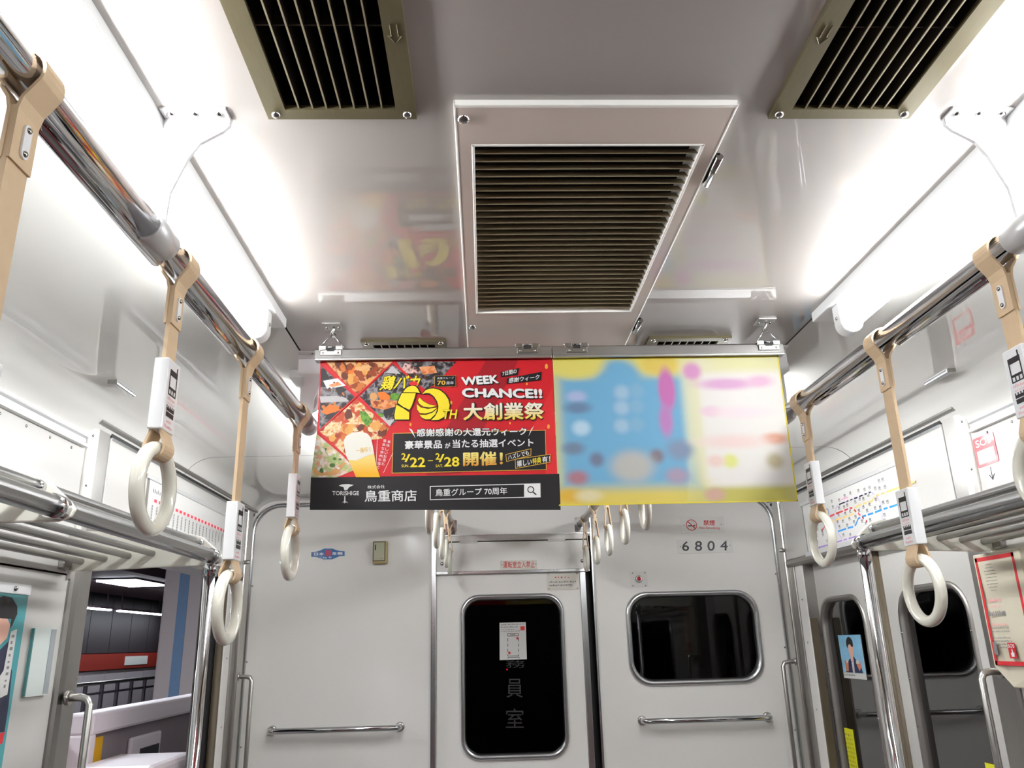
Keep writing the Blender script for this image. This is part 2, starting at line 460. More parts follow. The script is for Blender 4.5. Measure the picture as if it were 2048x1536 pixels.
# notice and faint characters on the cab door glass
st = thing('notice_sticker', 'white emergency call notice stuck inside the cab door window', 'sticker', FE.p(E2(1025, 1320)[0], E2(1025, 1320)[1], -0.022))
fs_ = lambda cx, cy: E2(980+cx/15.36, 1230+cy/15.36)
def q2(fr, pts, d, m, parent, name, thick=0.0006):
    mb = MB().prism([fr.p(a, b, d) for a, b in pts], fr.n*thick)
    return obj(name, mb, m, parent)
q2(FE, [fs_(300, 1390), fs_(1140, 1360), fs_(1105, 215), fs_(295, 235)], -0.0235, 'sign_white', st, 'sheet')
def dashrow(fr, A, B, hgt, d, n, fill=0.7, seed=0, mb=None):
    """a row of tiny strokes standing for print too small to read; A, B 2D end points"""
    rnd = random.Random(seed); mb = mb or MB()
    A = Vector((A[0], A[1])); B = Vector((B[0], B[1])); u = (B-A)/n; nn = Vector((-u.y, u.x)).normalized()*hgt
    if nn.y < 0: nn = -nn
    for i in range(n):
        w = fill*(0.55+0.45*rnd.random())
        p = A+u*i; q = p+u*w
        k = 0.5+0.5*rnd.random()
        mb.add([fr.p(p.x, p.y, d), fr.p(q.x, q.y, d), fr.p(q.x+nn.x*k, q.y+nn.y*k, d), fr.p(p.x+nn.x*k, p.y+nn.y*k, d)], [(0, 1, 2, 3)])
    return mb
mb = MB()
dashrow(FE, fs_(340, 315), fs_(1070, 290), 0.007, -0.0226, 17, seed=1, mb=mb)
dashrow(FE, fs_(340, 390), fs_(870, 375), 0.006, -0.0226, 13, seed=2, mb=mb)
dashrow(FE, fs_(340, 465), fs_(750, 450), 0.004, -0.0226, 14, seed=3, mb=mb)
dashrow(FE, fs_(340, 520), fs_(930, 495), 0.004, -0.0226, 20, seed=4, mb=mb)
tag(obj('print', mb, 'print_grey', st), kind='stuff')
q2(FE, [fs_(945, 470), fs_(1075, 470), fs_(1070, 340), fs_(940, 345)], -0.0229, 'print_red', st, 'red_mark')
mb = MB()
def bar2(fr, p, q, w, d, mb):
    p = Vector((p[0], p[1])); q = Vector((q[0], q[1])); n = Vector((-(q-p).y, (q-p).x)).normalized()*w/2
    mb.add([fr.p(*(p-n), d), fr.p(*(q-n), d), fr.p(*(q+n), d), fr.p(*(p+n), d)], [(0, 1, 2, 3)])
for p, q in (((545, 570), (880, 565)), ((545, 645), (880, 640)), ((550, 565), (550, 650)), ((880, 560), (880, 645)), ((555, 1265), (900, 1255)), ((560, 1305), (905, 1295)), ((560, 1300), (560, 1345)), ((900, 1295), (905, 1335))):
    bar2(FE, fs_(*p), fs_(*q), 0.0022, -0.0226, mb)
for y0, y1 in ((710, 820), (880, 980), (1045, 1140), (1200, 1260)):
    bar2(FE, fs_(550, y0), fs_(555, y1), 0.0025, -0.0226, mb); bar2(FE, fs_(880, y0-5), fs_(888, y1-5), 0.0025, -0.0226, mb)
dashrow(FE, fs_(630, 620), fs_(800, 615), 0.005, -0.0226, 4, 0.9, 3, mb)
obj('diagram', mb, 'print_black', st)
for cx_, cy_ in ((850, 715), (600, 1165)):
    mb = MB(); a, b = fs_(cx_, cy_); mb.prism([FE.p(a+0.006*math.cos(t*math.pi/4), b+0.006*math.sin(t*math.pi/4), -0.0229) for t in range(8)], FE.n*0.0003)
    obj('call_point', mb, 'print_red', st)
mat('faint_print', (25, 23, 28), 0.6)
fx = thing('window_lettering', 'faint grey characters down the cab door glass', 'lettering', FE.p(-0.03, 1.2, -0.022))
for ch, (x0, y0, x1, y1) in (('務', (1012, 1321, 1051, 1336)), ('員', (1013, 1358, 1046, 1396)), ('室', (1012, 1418, 1048, 1457))):
    a = E2(x0, y1); b = E2(x1, y1); c = E2(x0, y0)
    words(ch, FE.p(*a, -0.0235), FE.p(*b, -0.0235), FE.p(*c, -0.0235), 'faint_print', fx, 'character')
mat('led_red', (200, 10, 20), 0.4, emit=(1, 0.02, 0.05, 6.0))
a, b = E2(1018, 1343)
obj('cab_indicator', MB().dome(FE.p(a*1.02, b, -0.3), (0, -1, 0), 0.004, 0.004), 'led_red', label='tiny red indicator light glowing inside the dark cab', cat='indicator light')

# ---- end wall window
w1 = thing('window_1', 'dark rounded window in the right of the end wall', 'window', (0.85, D, 1.4), kind='structure')
obj('window_frame', wframe(FE, rw, rwi, 0.10, 0.085, 0.0), 'alu_trim', w1)
obj('glass', plate(FE, rwi[0]-.004, rwi[1]+.004, rwi[2]-.004, rwi[3]+.004, -0.014, -0.012, 0.085), 'pane_cab', w1)
# ================================================================== ceiling equipment
# ---- supply air vents
VL = ['bronze air vent with seven long blades beside the return grille, towards the open door side, beyond the luminaire bracket',
      'bronze air vent with seven long blades beside the return grille, towards the closed door side, beyond the luminaire bracket',
      'bronze ceiling air vent half hidden behind the food poster', 'bronze ceiling air vent half hidden behind the pale blurred poster']
VL[0] = 'bronze ceiling air vent on the open door side near the first rail bracket'
VL[1] = 'bronze ceiling air vent on the closed door side near the first rail bracket'
for i, (x0, x1, y0, y1) in enumerate(VENTS):
    v = thing('air_vent', VL[i], 'air vent', ((x0+x1)/2, (y0+y1)/2, HC), 'bronze ceiling air vents')
    xi0, xi1, yi0, yi1 = x0+VIN, x1-VIN, y0+0.02, y1-0.02
    mb = MB(); z0, z1 = HC-0.006, HC+0.001
    mb.box(x0, xi0, y0, y1, z0, z1); mb.box(xi1, x1, y0, y1, z0, z1); mb.box(xi0, xi1, y0, yi0, z0, z1); mb.box(xi0, xi1, yi1, y1, z0, z1)
    obj('frame', mb, 'vent_bronze', v)
    mb = MB(); e = 0.006; zt = HC+0.12
    mb.box(xi0-e, xi0-e+.002, yi0, yi1, HC, zt); mb.box(xi1+e-.002, xi1+e, yi0, yi1, HC, zt)
    mb.box(xi0-e, xi1+e, yi0-e, yi0-e+.002, HC, zt); mb.box(xi0-e, xi1+e, yi1+e-.002, yi1+e, HC, zt); mb.box(xi0-e, xi1+e, yi0, yi1, zt, zt+.002)
    obj('duct', mb, 'void', v)
    mb0 = MB().box(-0.0009, 0.0009, yi0, yi1, HC-0.003, HC+0.032); me = mb0.mesh('blade')
    mee = MB().box(-0.0010, 0.0010, yi0, yi1, HC-0.0045, HC-0.003).mesh('blade_edge')
    for k in range(7):
        o = link('blade', me, 'vent_dark', v); o.location.x = xi0+(xi1-xi0)*(k+1)/8.0
        link('blade_edge', mee, 'vent_slat', o, True)
    for k in range(1, 4):
        yy = yi0+(yi1-yi0)*k/4.0 if i < 2 else yi0+(yi1-yi0)*k/4.0
        if i < 2: yy = 0.747 - (k-1)*0.147
        obj('cross_bar', MB().box(xi0, xi1, yy-0.0012, yy+0.0012, HC+0.002, HC+0.03), 'vent_dark', v)
    for (sx, sy) in ((x0+0.012, y1-0.010), (x1-0.012, y1-0.010), (x0+0.012, y0+0.010), (x1-0.012, y0+0.010)):
        mb = MB().dome((sx, sy, HC-0.006), (0, 0, -1), 0.0062, 0.004)
        obj('screw', mb, 'screw_metal', v)
    if i < 2:   # embossed arrow
        s = 1 if i == 0 else -1
        xx = (x1 if i == 0 else x0)-s*0.013; yy = 0.752
        mb = MB().tube([(xx-.004, yy-.016, HC-.0065), (xx-.004, yy+.002, HC-.0065), (xx-.008, yy+.002, HC-.0065), (xx, yy+.014, HC-.0065), (xx+.008, yy+.002, HC-.0065), (xx+.004, yy+.002, HC-.0065), (xx+.004, yy-.016, HC-.0065)], 0.0005, 6)
        obj('embossed_arrow', mb, 'vent_bronze', v)

# ---- return air panel
rp = thing('return_air_panel', 'raised beige ceiling panel with dark louvred air return grilles', 'air grille', (0, 1.5, HC))
zt, zb = HC+0.001, HC-0.008
OPEN = [(-0.162, 0.162, 0.965, 1.561), (-0.162, 0.162, 1.774, 2.355)]
FP = Fr((0, 0, HC), (1, 0, 0), (0, 1, 0), (0, 0, -1))
mb = sheet(FP, [RET[0]+.002, RET[1]-.002], [RET[2]+.002, RET[3]-.002], OPEN, 0.008)
obj('face_plate', mb, 'panel_paint', rp)
mb = MB(); x0, x1, y0, y1 = RET; t = 0.0035
mb.box(x0, x0+t, y0, y1, zb-.0005, zt); mb.box(x1-t, x1, y0, y1, zb-.0005, zt); mb.box(x0, x1, y0, y0+.006, zb-.0005, zt); mb.box(x0, x1, y1-.006, y1, zb-.0005, zt)
obj('edge_rim', mb, 'edge_white', rp, bevel=0.0015)
for (x0, x1, y0, y1) in OPEN:
    mb = MB(); e = 0.003
    mb.box(x0-e, x0+.001, y0-e, y1+e, HC-.0092, HC+.03); mb.box(x1-.001, x1+e, y0-e, y1+e, HC-.0092, HC+.03)
    mb.box(x0-e, x1+e, y0-e, y0+.001, HC-.0092, HC+.03); mb.box(x0-e, x1+e, y1-.001, y1+e, HC-.0092, HC+.03)
    obj('opening_rim', mb, 'edge_white', rp, bevel=0.001)
    n = 30; p = (y1-y0)/n
    me = MB().prism([(x0, -0.0005, -0.0065), (x0, 0.0012, -0.0065), (x0, 0.0192, 0.0125), (x0, 0.0175, 0.0125)], (x1-x0, 0, 0)).mesh('louver')
    for k in range(n):
        o = link('louver', me, 'louver_brown', rp); o.location = (0, 0, 0)
        o.matrix_basis = Matrix.Translation((0, y0+p*k, HC-0.001))
    mb = MB().box(x0-.003, x1+.003, y0-.003, y1+.003, HC+0.03, HC+0.032)
    obj('grille_backing', mb, 'void', rp)
for (px, py) in ((927, 238), (945, 654)):
    c = PZ(px, py, HC-0.008)
    obj('latch_screw', MB().dome(c, (0, 0, -1), 0.0085, 0.005), 'screw_metal', rp)
for (a, b) in (((1437, 312), (1413, 368)), ((1281, 640), (1269, 664))):
    p = PZ(*a, HC-0.006); q = PZ(*b, HC-0.006); x = 0.1955
    obj('hinge_pin', MB().cyl((x, p.y, HC-.007), (x, q.y, HC-.007), 0.0055, 10), 'screw_metal', rp)
    obj('hinge_leaf', MB().box(0.185, 0.196, p.y, q.y, HC-.004, HC-.001), 'void', rp)

# small air slit inserts at the edge of the side panels
for s, lab in ((-1, 'small bright metal slit insert in the ceiling edge above the open door'), (1, 'small bright metal slit insert in the ceiling edge above the closed door')):
    t_ = thing('ceiling_slit', lab, 'metal insert', (s*1.108, 2.06, HC))
    obj('bright_bar', MB().box(*sorted((s*1.098, s*1.118)), 2.0, 2.12, HC-0.009, HC+0.001), 'alu_trim', t_, bevel=0.004)
    obj('end_cap', MB().box(*sorted((s*1.096, s*1.120)), 1.994, 2.0, HC-0.010, HC+0.001), 'stainless_dull', t_)

# ================================================================== luminaires
LX = 0.605
def lamp_mat():
    m = bpy.data.materials.new('tube_glow'); m.use_nodes = True; nt = m.node_tree
    b = nt.nodes['Principled BSDF']; b.inputs['Base Color'].default_value = (0.9, 0.9, 0.9, 1)
    b.inputs['Emission Color'].default_value = (0.97, 0.985, 1.0, 1); b.inputs['Emission Strength'].default_value = TUBE_POWER
    MATS['tube_glow'] = m
lamp_mat()
LUM = [(-2.75, -1.55), (-1.20, 0.0), (0.34, 1.603), (1.93, 3.19)]
SIDE = {-1: 'open door side', 1: 'closed door side'}
WHERE = ['farthest behind the viewer', 'just behind the viewer', 'ending beside the hanging posters', 'between the hanging posters and the end wall']
for s in (-1, 1):
    for i, (y0, y1) in enumerate(LUM):
        l = thing('luminaire', 'fluorescent ceiling light, %s, %s' % (SIDE[s], WHERE[i]), 'ceiling light', (s*LX, (y0+y1)/2, HC), 'fluorescent luminaires along the ceiling')
        obj('housing', MB().box(*sorted((s*(LX-0.034), s*(LX+0.036))), y0, y1, HC-0.021, HC+0.0005), 'lamp_white', l, bevel=0.002)
        za = HC-0.063
        ta, tb = y0+0.11, y1-0.11
        obj('tube', MB().cyl((s*LX, ta, za), (s*LX, tb, za), 0.016, 20), 'tube_glow', l)
        for (ye, sg) in ((ta, -1), (tb, 1)):
            pts = []
            for k in range(13):
                a = math.radians(180+180*k/12); pts.append((s*LX+0.024*math.cos(a), ye, za+0.024*math.sin(a)))
            pts = [(s*LX-0.024, ye, HC-0.02)] + pts + [(s*LX+0.024, ye, HC-0.02)]
            so = obj('lamp_socket', MB().prism(pts, (0, sg*0.034, 0)), 'lamp_white', l, bevel=0.004)
            obj('socket_screw', MB().dome((s*LX-s*0.0245, ye+sg*0.017, za+0.012), (-s, 0, 0), 0.004, 0.002), 'screw_metal', so)

# ================================================================== grab rails
RX, RZ, RR = 0.565, 2.05, 0.018
def rail_bracket(parent, s, y, xo=0.592):
    """ceiling flange, bent sheet plate and rail clamp at station y"""
    fl = MB().box(*sorted((s*0.483, s*xo)), y-0.026, y+0.004, HC-0.0035, HC)
    fl.box(*sorted((s*0.483, s*xo)), y-0.0055, y-0.0036, HC-0.014, HC-0.001)
    obj('bracket_flange', fl, 'silver_paint', parent, bevel=0.0015)
    for k in range(3):
        obj('bracket_screw', MB().dome((s*(0.496+0.031*k), y-0.014, HC-0.0035), (0, 0, -1), 0.0055, 0.0035), 'screw_metal', parent)
    pl = [(0.483, HC-0.012), (0.492, HC-0.022), (0.520, HC-0.040), (0.533, HC-0.062), (0.551, RZ+0.06), (0.553, RZ+0.014), (0.577, RZ+0.014), (0.579, RZ+0.06), (min(xo, 0.578), HC-0.06), (xo, HC-0.05), (xo, HC-0.003), (0.483, HC-0.003)]
    obj('bracket_plate', MB().prism([(s*a, y-0.0035, b) for a, b in pl], (0, 0.005, 0)), 'plastic_white', parent)
    obj('rail_clamp', MB().tube([(s*RX, y-0.03, RZ), (s*RX, y-0.028, RZ), (s*RX, y+0.028, RZ), (s*RX, y+0.03, RZ)], [0.019, 0.022, 0.022, 0.019], 24), 'silver_paint', parent)
RY1 = 1.815
STR = {-1: [0.625, 1.0, 1.335, 1.735], 1: [0.655, 0.985, 1.33, 1.70]}
for s in (-1, 1):
    r = thing('grab_rail', 'long chrome overhead rail on the %s, hung from white ceiling brackets' % SIDE[s], 'rail', (s*RX, 0.5, RZ), 'long overhead grab rails')
    obj('rail_tube', MB().cyl((s*RX, -1.2, RZ), (s*RX, RY1, RZ), RR, 28), 'chrome', r)
    obj('end_cap', MB().tube([(s*RX, RY1-0.002, RZ), (s*RX, RY1, RZ), (s*RX, RY1+0.028, RZ), (s*RX, RY1+0.034, RZ)], [0.018, 0.0225, 0.0225, 0.018], 24), 'silver_paint', r)
    for y in (-0.6, 0.915, 1.822): rail_bracket(r, s, y, 0.592 if y > 1.7 else 0.5685)
    ys = [-0.6] + STR[s]
    for a, b in zip(ys[:-1], ys[1:]):    # spacer strip that keeps the straps apart
        obj('strap_spacer', MB().tube([(s*(RX+0.011), a+0.036, RZ-0.013), (s*(RX+0.011), a+0.045, RZ-0.0135), (s*(RX+0.011), b-0.045, RZ-0.0135), (s*(RX+0.011), b-0.036, RZ-0.013)], [0.004, 0.0095, 0.0095, 0.004], 14), 'chrome', r)
# short rails over the middle, fixed to the end wall
MX, MZ, MR = 0.308, 2.083, 0.0145
for s in (-1, 1):
    r = thing('end_rail', 'short steel rail fixed to the end wall over the cab door, %s' % SIDE[s], 'rail', (s*MX, D, MZ), 'short rails fixed to the end wall')
    obj('rail_tube', MB().cyl((s*MX, 2.05, MZ), (s*MX, D, MZ), MR, 20), 'stainless', r)
    obj('wall_flange', plate(FE, s*MX-0.027, s*MX+0.027, MZ-0.036, MZ+0.032, 0, 0.007, 0.006), 'chrome', r)
    obj('collar', MB().cyl((s*MX, D-0.03, MZ), (s*MX, D-0.006, MZ), MR+0.004, 20), 'chrome', r)
    for (a, b) in ((-1, 1), (1, 1), (-1, -1), (1, -1)):
        obj('flange_screw', MB().dome(FE.p(s*MX+a*0.019, MZ-0.002+b*0.025, 0.007), (0, -1, 0), 0.004, 0.003), 'screw_metal', r)
    for yy in (2.40, 3.15):
        obj('ceiling_hanger', MB().tube([(s*MX, yy, HC), (s*MX, yy, MZ)], 0.006, 10).box(s*MX-.022, s*MX+.022, yy-.022, yy+.022, HC-.005, HC), 'stainless', r)

# ================================================================== hand straps (built at the origin: z = 0 on the rail axis)
RO, RT = 0.059, 0.0092     # ring outer radius, tube radius
def band(path, y0, y1, th):
    """flat belt following a path of (x, z) points, width y0..y1"""
    mb = MB(); n = len(path); vs = []
    for i in range(n):
        a = Vector(path[max(i-1, 0)]); b = Vector(path[min(i+1, n-1)]); t = (b-a).normalized(); nn = Vector((-t.y, t.x))*th/2
        p = Vector(path[i])
        for q in (p+nn, p-nn):
            for y in (y0, y1): vs.append((q.x, y, q.y))
    fs = []
    for i in range(n-1):
        k = 4*i
        fs += [(k, k+1, k+5, k+4), (k+2, k+6, k+7, k+3), (k, k+4, k+6, k+2), (k+1, k+3, k+7, k+5)]
    fs += [(0, 2, 3, 1), (4*n-4, 4*n-3, 4*n-1, 4*n-2)]
    return mb.add(vs, fs, False)
def make_strap(inner, ring_bottom, sleeve, rail_r):
    """inner = +1 / -1: side (x) that faces the aisle; lengths are below the rail axis"""
    t = thing('hand_strap', 'x', 'hand strap', (0, 0, 0))
    bw = 0.017; zr = -ring_bottom+RO*2-RT         # axis of the ring top
    R = rail_r+0.0035; zj = -rail_r-0.022 if sleeve else -rail_r-0.018
    up = []
    for k in range(0, 15):
        a = math.radians(-25+230*k/14); up.append((R*math.cos(a), R*math.sin(a)))
    path = [(0.0035, zj-0.05 if sleeve else zj-0.03), (0.0035, zj), (0.0065, zj+0.012)] + up + [(-0.0065, zj+0.012), (-0.0035, zj), (-0.0035, zj-0.05 if sleeve else zj-0.03)]
    obj('upper_loop', band(path, -bw, bw, 0.0032), 'belt_tan', t, True)
    if sleeve:
        zs1 = zr+0.0105+0.088+0.018; zs0 = zs1-0.094
        obj('belt', band([(0.0002, zj+0.004), (0.0002, zs0)], -bw+0.001, bw-0.001, 0.005), 'belt_tan', t, True)
        ro_ = 0.0145
    else:
        zs0 = zj-0.028; obj('belt', band([(0, zj), (0, zs0)], -bw+0.001, bw-0.001, 0.004), 'belt_tan', t, True)
    lo = [(0.0045, zs0+0.012), (0.005, zs0+0.002)]
    for k in range(0, 13):
        a = math.radians(25-230*k/12); lo.append(((RT+0.0035)*math.cos(a), zr+(RT+0.0035)*math.sin(a)))
    lo += [(-0.005, zs0+0.002), (-0.0045, zs0+0.012)]
    obj('lower_loop', band(lo, -bw+0.001, bw-0.001, 0.0032), 'belt_tan', t, True)
    for sg in (-1, 1):
        xx = sg*0.0053
        mb = MB().prism([(xx, a, b) for a, b in rrect(-0.0055, 0.0055, zj-0.042, zj-0.008, 0.0054, 4)], (sg*0.002, 0, 0))
        pl = obj('rivet_plate', mb, 'plastic_white', t, True)
        for zz in (zj-0.037, zj-0.013):
            obj('rivet', MB().dome((xx+sg*0.002, 0, zz), (sg, 0, 0), 0.0032, 0.0022, 10), 'rivet', pl, True)
    mb = MB().tube([(0, math.cos(k*math.pi/24)*(RO-RT), zr-(RO-RT)+math.sin(k*math.pi/24)*(RO-RT)) for k in range(48)], RT, 14, closed=True)
    obj('ring', mb, 'ring_ivory', t, True)
    if sleeve:
        sx, sy = 0.0092, 0.0208
        sl = obj('sleeve', MB().box(-sx, sx, -sy, sy, zs0, zs1), 'plastic_white', t, True, bevel=0.0015)
        xf = inner*(sx+0.0003)
        fr = Fr((xf, 0, (zs0+zs1)/2), (0, inner, 0), (0, 0, 1), (inner, 0, 0))
        mb = MB(); k = 1.0
        def R2(a0, a1, b0, b1): mb.add([fr.p(a0, b0, 0), fr.p(a1, b0, 0), fr.p(a1, b1, 0), fr.p(a0, b1, 0)], [(0, 1, 2, 3)])
        R2(0.0085, 0.0115, 0.034, 0.041)
        R2(-0.0125, 0.0125, 0.026, 0.034); R2(-0.0125, -0.010, 0.011, 0.026); R2(0.010, 0.0125, 0.011, 0.026)
        R2(-0.0125, 0.0125, 0.0075, 0.011)
        for j in range(4):
            R2(-0.0125+0.0075*j, -0.010+0.0075*j, 0.0, 0.0075)
        for j in range(3):
            R2(-0.010+0.0075*j, -0.005+0.0075*j, 0.000, 0.0018)
        R2(-0.0125, 0.0125, -0.021, -0.0165); R2(-0.0125, 0.0125, -0.0285, -0.0222)
        for j in range(5): R2(-0.0125+0.0056*j, -0.010+0.0056*j, -0.0165, -0.0135)
        obj('phone_icon', mb, 'print_black', sl, True)
        mb = MB()
        dashrow(fr, (-0.012, -0.0065), (0.012, -0.0065), 0.004, 0, 7, 0.6, 5, mb); dashrow(fr, (-0.011, -0.012), (0.012, -0.012), 0.003, 0, 8, 0.5, 6, mb)
        dashrow(fr, (-0.009, -0.036), (0.008, -0.036), 0.0045, 0, 5, 0.8, 7, mb); dashrow(fr, (-0.013, -0.043), (0.013, -0.043), 0.0045, 0, 9, 0.75, 8, mb)
        tag(obj('small_print', mb, 'print_pink', sl, True), kind='stuff')
    return t
HIGH, LOW = RZ-1.685, RZ-1.557
ORD = ['first', 'second', 'third', 'fourth', 'fifth']
for s in (-1, 1):
    proto = {}
    n = len(STR[s])
    for i, y in enumerate(STR[s]):
        k = (n-1-i) % 2        # 0 = high, 1 = low, counted from the end bracket
        lab = '%s sleeved hand strap from the end bracket, long rail on the %s' % (ORD[n-1-i], SIDE[s])
        loc = (s*RX, y, RZ)
        if k not in proto:
            proto[k] = make_strap(-s, LOW if k else HIGH, True, RR); o = proto[k]; o.location = loc; o['label'] = lab
        else: o = copy_tree(proto[k], loc, label=lab)
        o['group'] = 'hand straps with phone sleeves on the long rails'
short = None
for s in (-1, 1):
    for i, y in enumerate((3.67, 3.32, 2.98, 2.63, 2.28)):
        lab = '%s short hand strap out from the end wall, %s' % (ORD[i], SIDE[s])
        if short is None:
            short = make_strap(1, MZ-1.846, False, MR); o = short; o.location = (s*MX, y, MZ); o['label'] = lab
        else: o = copy_tree(short, (s*MX, y, MZ), label=lab)
        o['group'] = 'short hand straps by the end wall'
# ================================================================== fittings on the end wall
def sc(s, ox, oy): return lambda a, b: E2(ox+a/s, oy+b/s)
def ptube(fr, p0, p1, out, r, n=14):
    """grab handle: bar between two 2D points standing off the wall, with bent ends"""
    p0 = Vector(p0); p1 = Vector(p1); u = (p1-p0).normalized()*0.018
    k = 0.7071
    pts = [fr.p(*p0, 0.0), fr.p(*p0, out-0.018), fr.p(*(p0+u*(1-k)), out-0.018*(1-k)), fr.p(*(p0+u), out), fr.p(*(p1-u), out), fr.p(*(p1-u*(1-k)), out-0.018*(1-k)), fr.p(*p1, out-0.018), fr.p(*p1, 0.0)]
    return MB().tube(pts, r, n)
for (a, b, lab) in ((E2(545, 1462), E2(800, 1452), 'horizontal steel grab bar on the end wall below the blue maker plate'), (E2(1284, 1442), E2(1534, 1432), 'horizontal steel grab bar on the end wall below the dark window')):
    z = (a[1]+b[1])/2
    t = thing('grab_bar', lab, 'grab bar', FE.p((a[0]+b[0])/2, z, 0), 'grab bars on the end wall')
    obj('bar', ptube(FE, (a[0], z), (b[0], z), 0.055, 0.0125), 'chrome', t)
    for x in (a[0], b[0]):
        obj('foot', MB().tube([FE.p(x, z, 0), FE.p(x, z, 0.006), FE.p(x, z, 0.010)], [0.02, 0.02, 0.0135], 18), 'stainless', t)
# maker's badge
cb = sc(10.24, 600, 1070)
bd = thing('maker_badge', 'blue enamel maker badge with white characters', 'badge', FE.p(*cb(575, 390)))
shape = [(235, 352), (330, 345), (430, 310), (500, 278), (670, 278), (740, 308), (820, 328), (915, 333), (915, 428), (820, 432), (740, 465), (660, 498), (480, 502), (420, 478), (330, 450), (232, 448)]
mat('badge_blue', (38, 96, 158), 0.25, coat=0.5, var=0.05); mat('badge_red', (200, 34, 60), 0.3)
mat('print_white', (240, 240, 240), 0.4, var=0.01)
obj('plate', MB().prism([FE.p(*cb(a, b), 0) for a, b in shape], FE.n*0.002), 'badge_blue', bd)
def wpx(cs, fr, body, x0, y0, x1, y1, d, m, parent, name='lettering', **k):
    return words(body, fr.p(*cs(x0, y1), d), fr.p(*cs(x1, y1), d), fr.p(*cs(x0, y0), d), m, parent, name, **k)
wpx(cb, FE, '日', 288, 362, 372, 422, 0.0023, 'print_white', bd, bold=0.02)
wpx(cb, FE, '本', 390, 358, 492, 420, 0.0023, 'print_white', bd, bold=0.02)
wpx(cb, FE, '車', 660, 350, 752, 415, 0.0023, 'print_white', bd, bold=0.02)
wpx(cb, FE, '輌', 768, 346, 872, 412, 0.0023, 'print_white', bd, bold=0.02)
q2(FE, [cb(528, 425), cb(632, 425), cb(640, 310), cb(528, 312)], 0.002, 'badge_red', bd, 'red_emblem', 0.0003)
mb = MB()
for yy in (335, 365, 395): bar2(FE, cb(525, yy), cb(640, yy-2), 0.0014, 0.0025, mb)
bar2(FE, cb(580, 312), cb(580, 425), 0.0014, 0.0025, mb)
obj('emblem_lines', mb, 'badge_blue', bd)
mb = MB(); dashrow(FE, cb(478, 482), cb(555, 478), 0.008, 0.0023, 2, 0.85, 1, mb); dashrow(FE, cb(592, 470), cb(665, 468), 0.006, 0.0023, 2, 0.8, 2, mb)
tag(obj('small_print', mb, 'print_white', bd), kind='stuff')
# key box
kb = thing('switch_box', 'small khaki switch box with a dark slot on the end wall', 'switch box', FE.p(*cb(1650, 560)))
mat('khaki_frame', (178, 160, 112), 0.5, var=0.05); mat('khaki_lid', (176, 178, 150), 0.45, var=0.03); mat('khaki_line', (72, 62, 24), 0.6)
x0, z0 = cb(1500, 600); x1, z1 = cb(1808, 138)
obj('case', plate(FE, x0, x1, z0, z1, 0, 0.03), 'khaki_frame', kb, bevel=0.004)
x0, z0 = cb(1508, 552); x1, z1 = cb(1765, 150)
obj('lid_gasket', plate(FE, x0, x1, z0, z1, 0.03, 0.0315), 'khaki_line', kb)
lid = obj('lid', plate(FE, x0+0.003, x1-0.003, z0+0.003, z1-0.003, 0.03, 0.033), 'khaki_lid', kb, bevel=0.001)
x0, z0 = cb(1553, 325); x1, z1 = cb(1578, 215)
obj('slot', plate(FE, x0, x1, z0, z1, 0.033, 0.0335), 'print_black', lid)
tag(obj('lid_print', dashrow(FE, cb(1650, 505), cb(1720, 500), 0.003, 0.0334, 6, 0.6, 4), 'khaki_line', lid), kind='stuff')
# door plates
c6 = sc(4.8, 840, 980)
mat('sign_cream', (222, 218, 208), 0.4, var=0.02)
pl = thing('entry_sign', 'cream plate with red characters on the door lintel', 'sign', FE.p(*c6(945, 720), 0.006))
x0, z0 = c6(772, 765); x1, z1 = c6(1122, 672)
obj('plate', plate(FE, x0, x1, z0, z1, 0.006, 0.009), 'sign_cream', pl, bevel=0.001)
xs = [797, 842, 886, 930, 974, 1016, 1060, 1104]
for k, ch in enumerate('運転室立入禁止'):
    wpx(c6, FE, ch, xs[k]+2, 688-k*0.6, xs[k+1]-3, 750-k*0.8, 0.0094, 'print_red', pl, 'character', bold=0.01)
for a, b in ((785, 722), (1110, 714)): obj('plate_screw', MB().dome(FE.p(*c6(a, b), 0.009), (0, -1, 0), 0.003, 0.002), 'screw_metal', pl)
pn = thing('instruction_plate', 'ivory instruction plate at the top corner of the cab door', 'sign', FE.p(*c6(1375, 960), -0.012))
x0, z0 = c6(1224, 958); x1, z1 = c6(1530, 800)
obj('plate', plate(FE, x0, x1, z0, z1, -0.012, -0.009, 0.003), 'sign_cream', pn)
mb = MB()
for k, ch in enumerate(((1305, 835), (1335, 835), (1362, 835), (1398, 833), (1430, 833))): dashrow(FE, c6(ch[0]-8, ch[1]+8), c6(ch[0]+8, ch[1]+8), 0.006, -0.0086, 1, 0.9, k, mb)
tag(obj('red_print', mb, 'print_red', pn), kind='stuff')
mb = dashrow(FE, c6(1245, 890), c6(1505, 884), 0.008, -0.0086, 17, 0.75, 9); dashrow(FE, c6(1245, 922), c6(1470, 916), 0.008, -0.0086, 14, 0.75, 10, mb)
tag(obj('print', mb, 'print_grey', pn), kind='stuff')
for a, b in ((1236, 806), (1508, 800), (1240, 950), (1514, 942)): obj('plate_screw', MB().dome(FE.p(*c6(a, b), -0.009), (0, -1, 0), 0.0035, 0.002), 'screw_metal', pn)
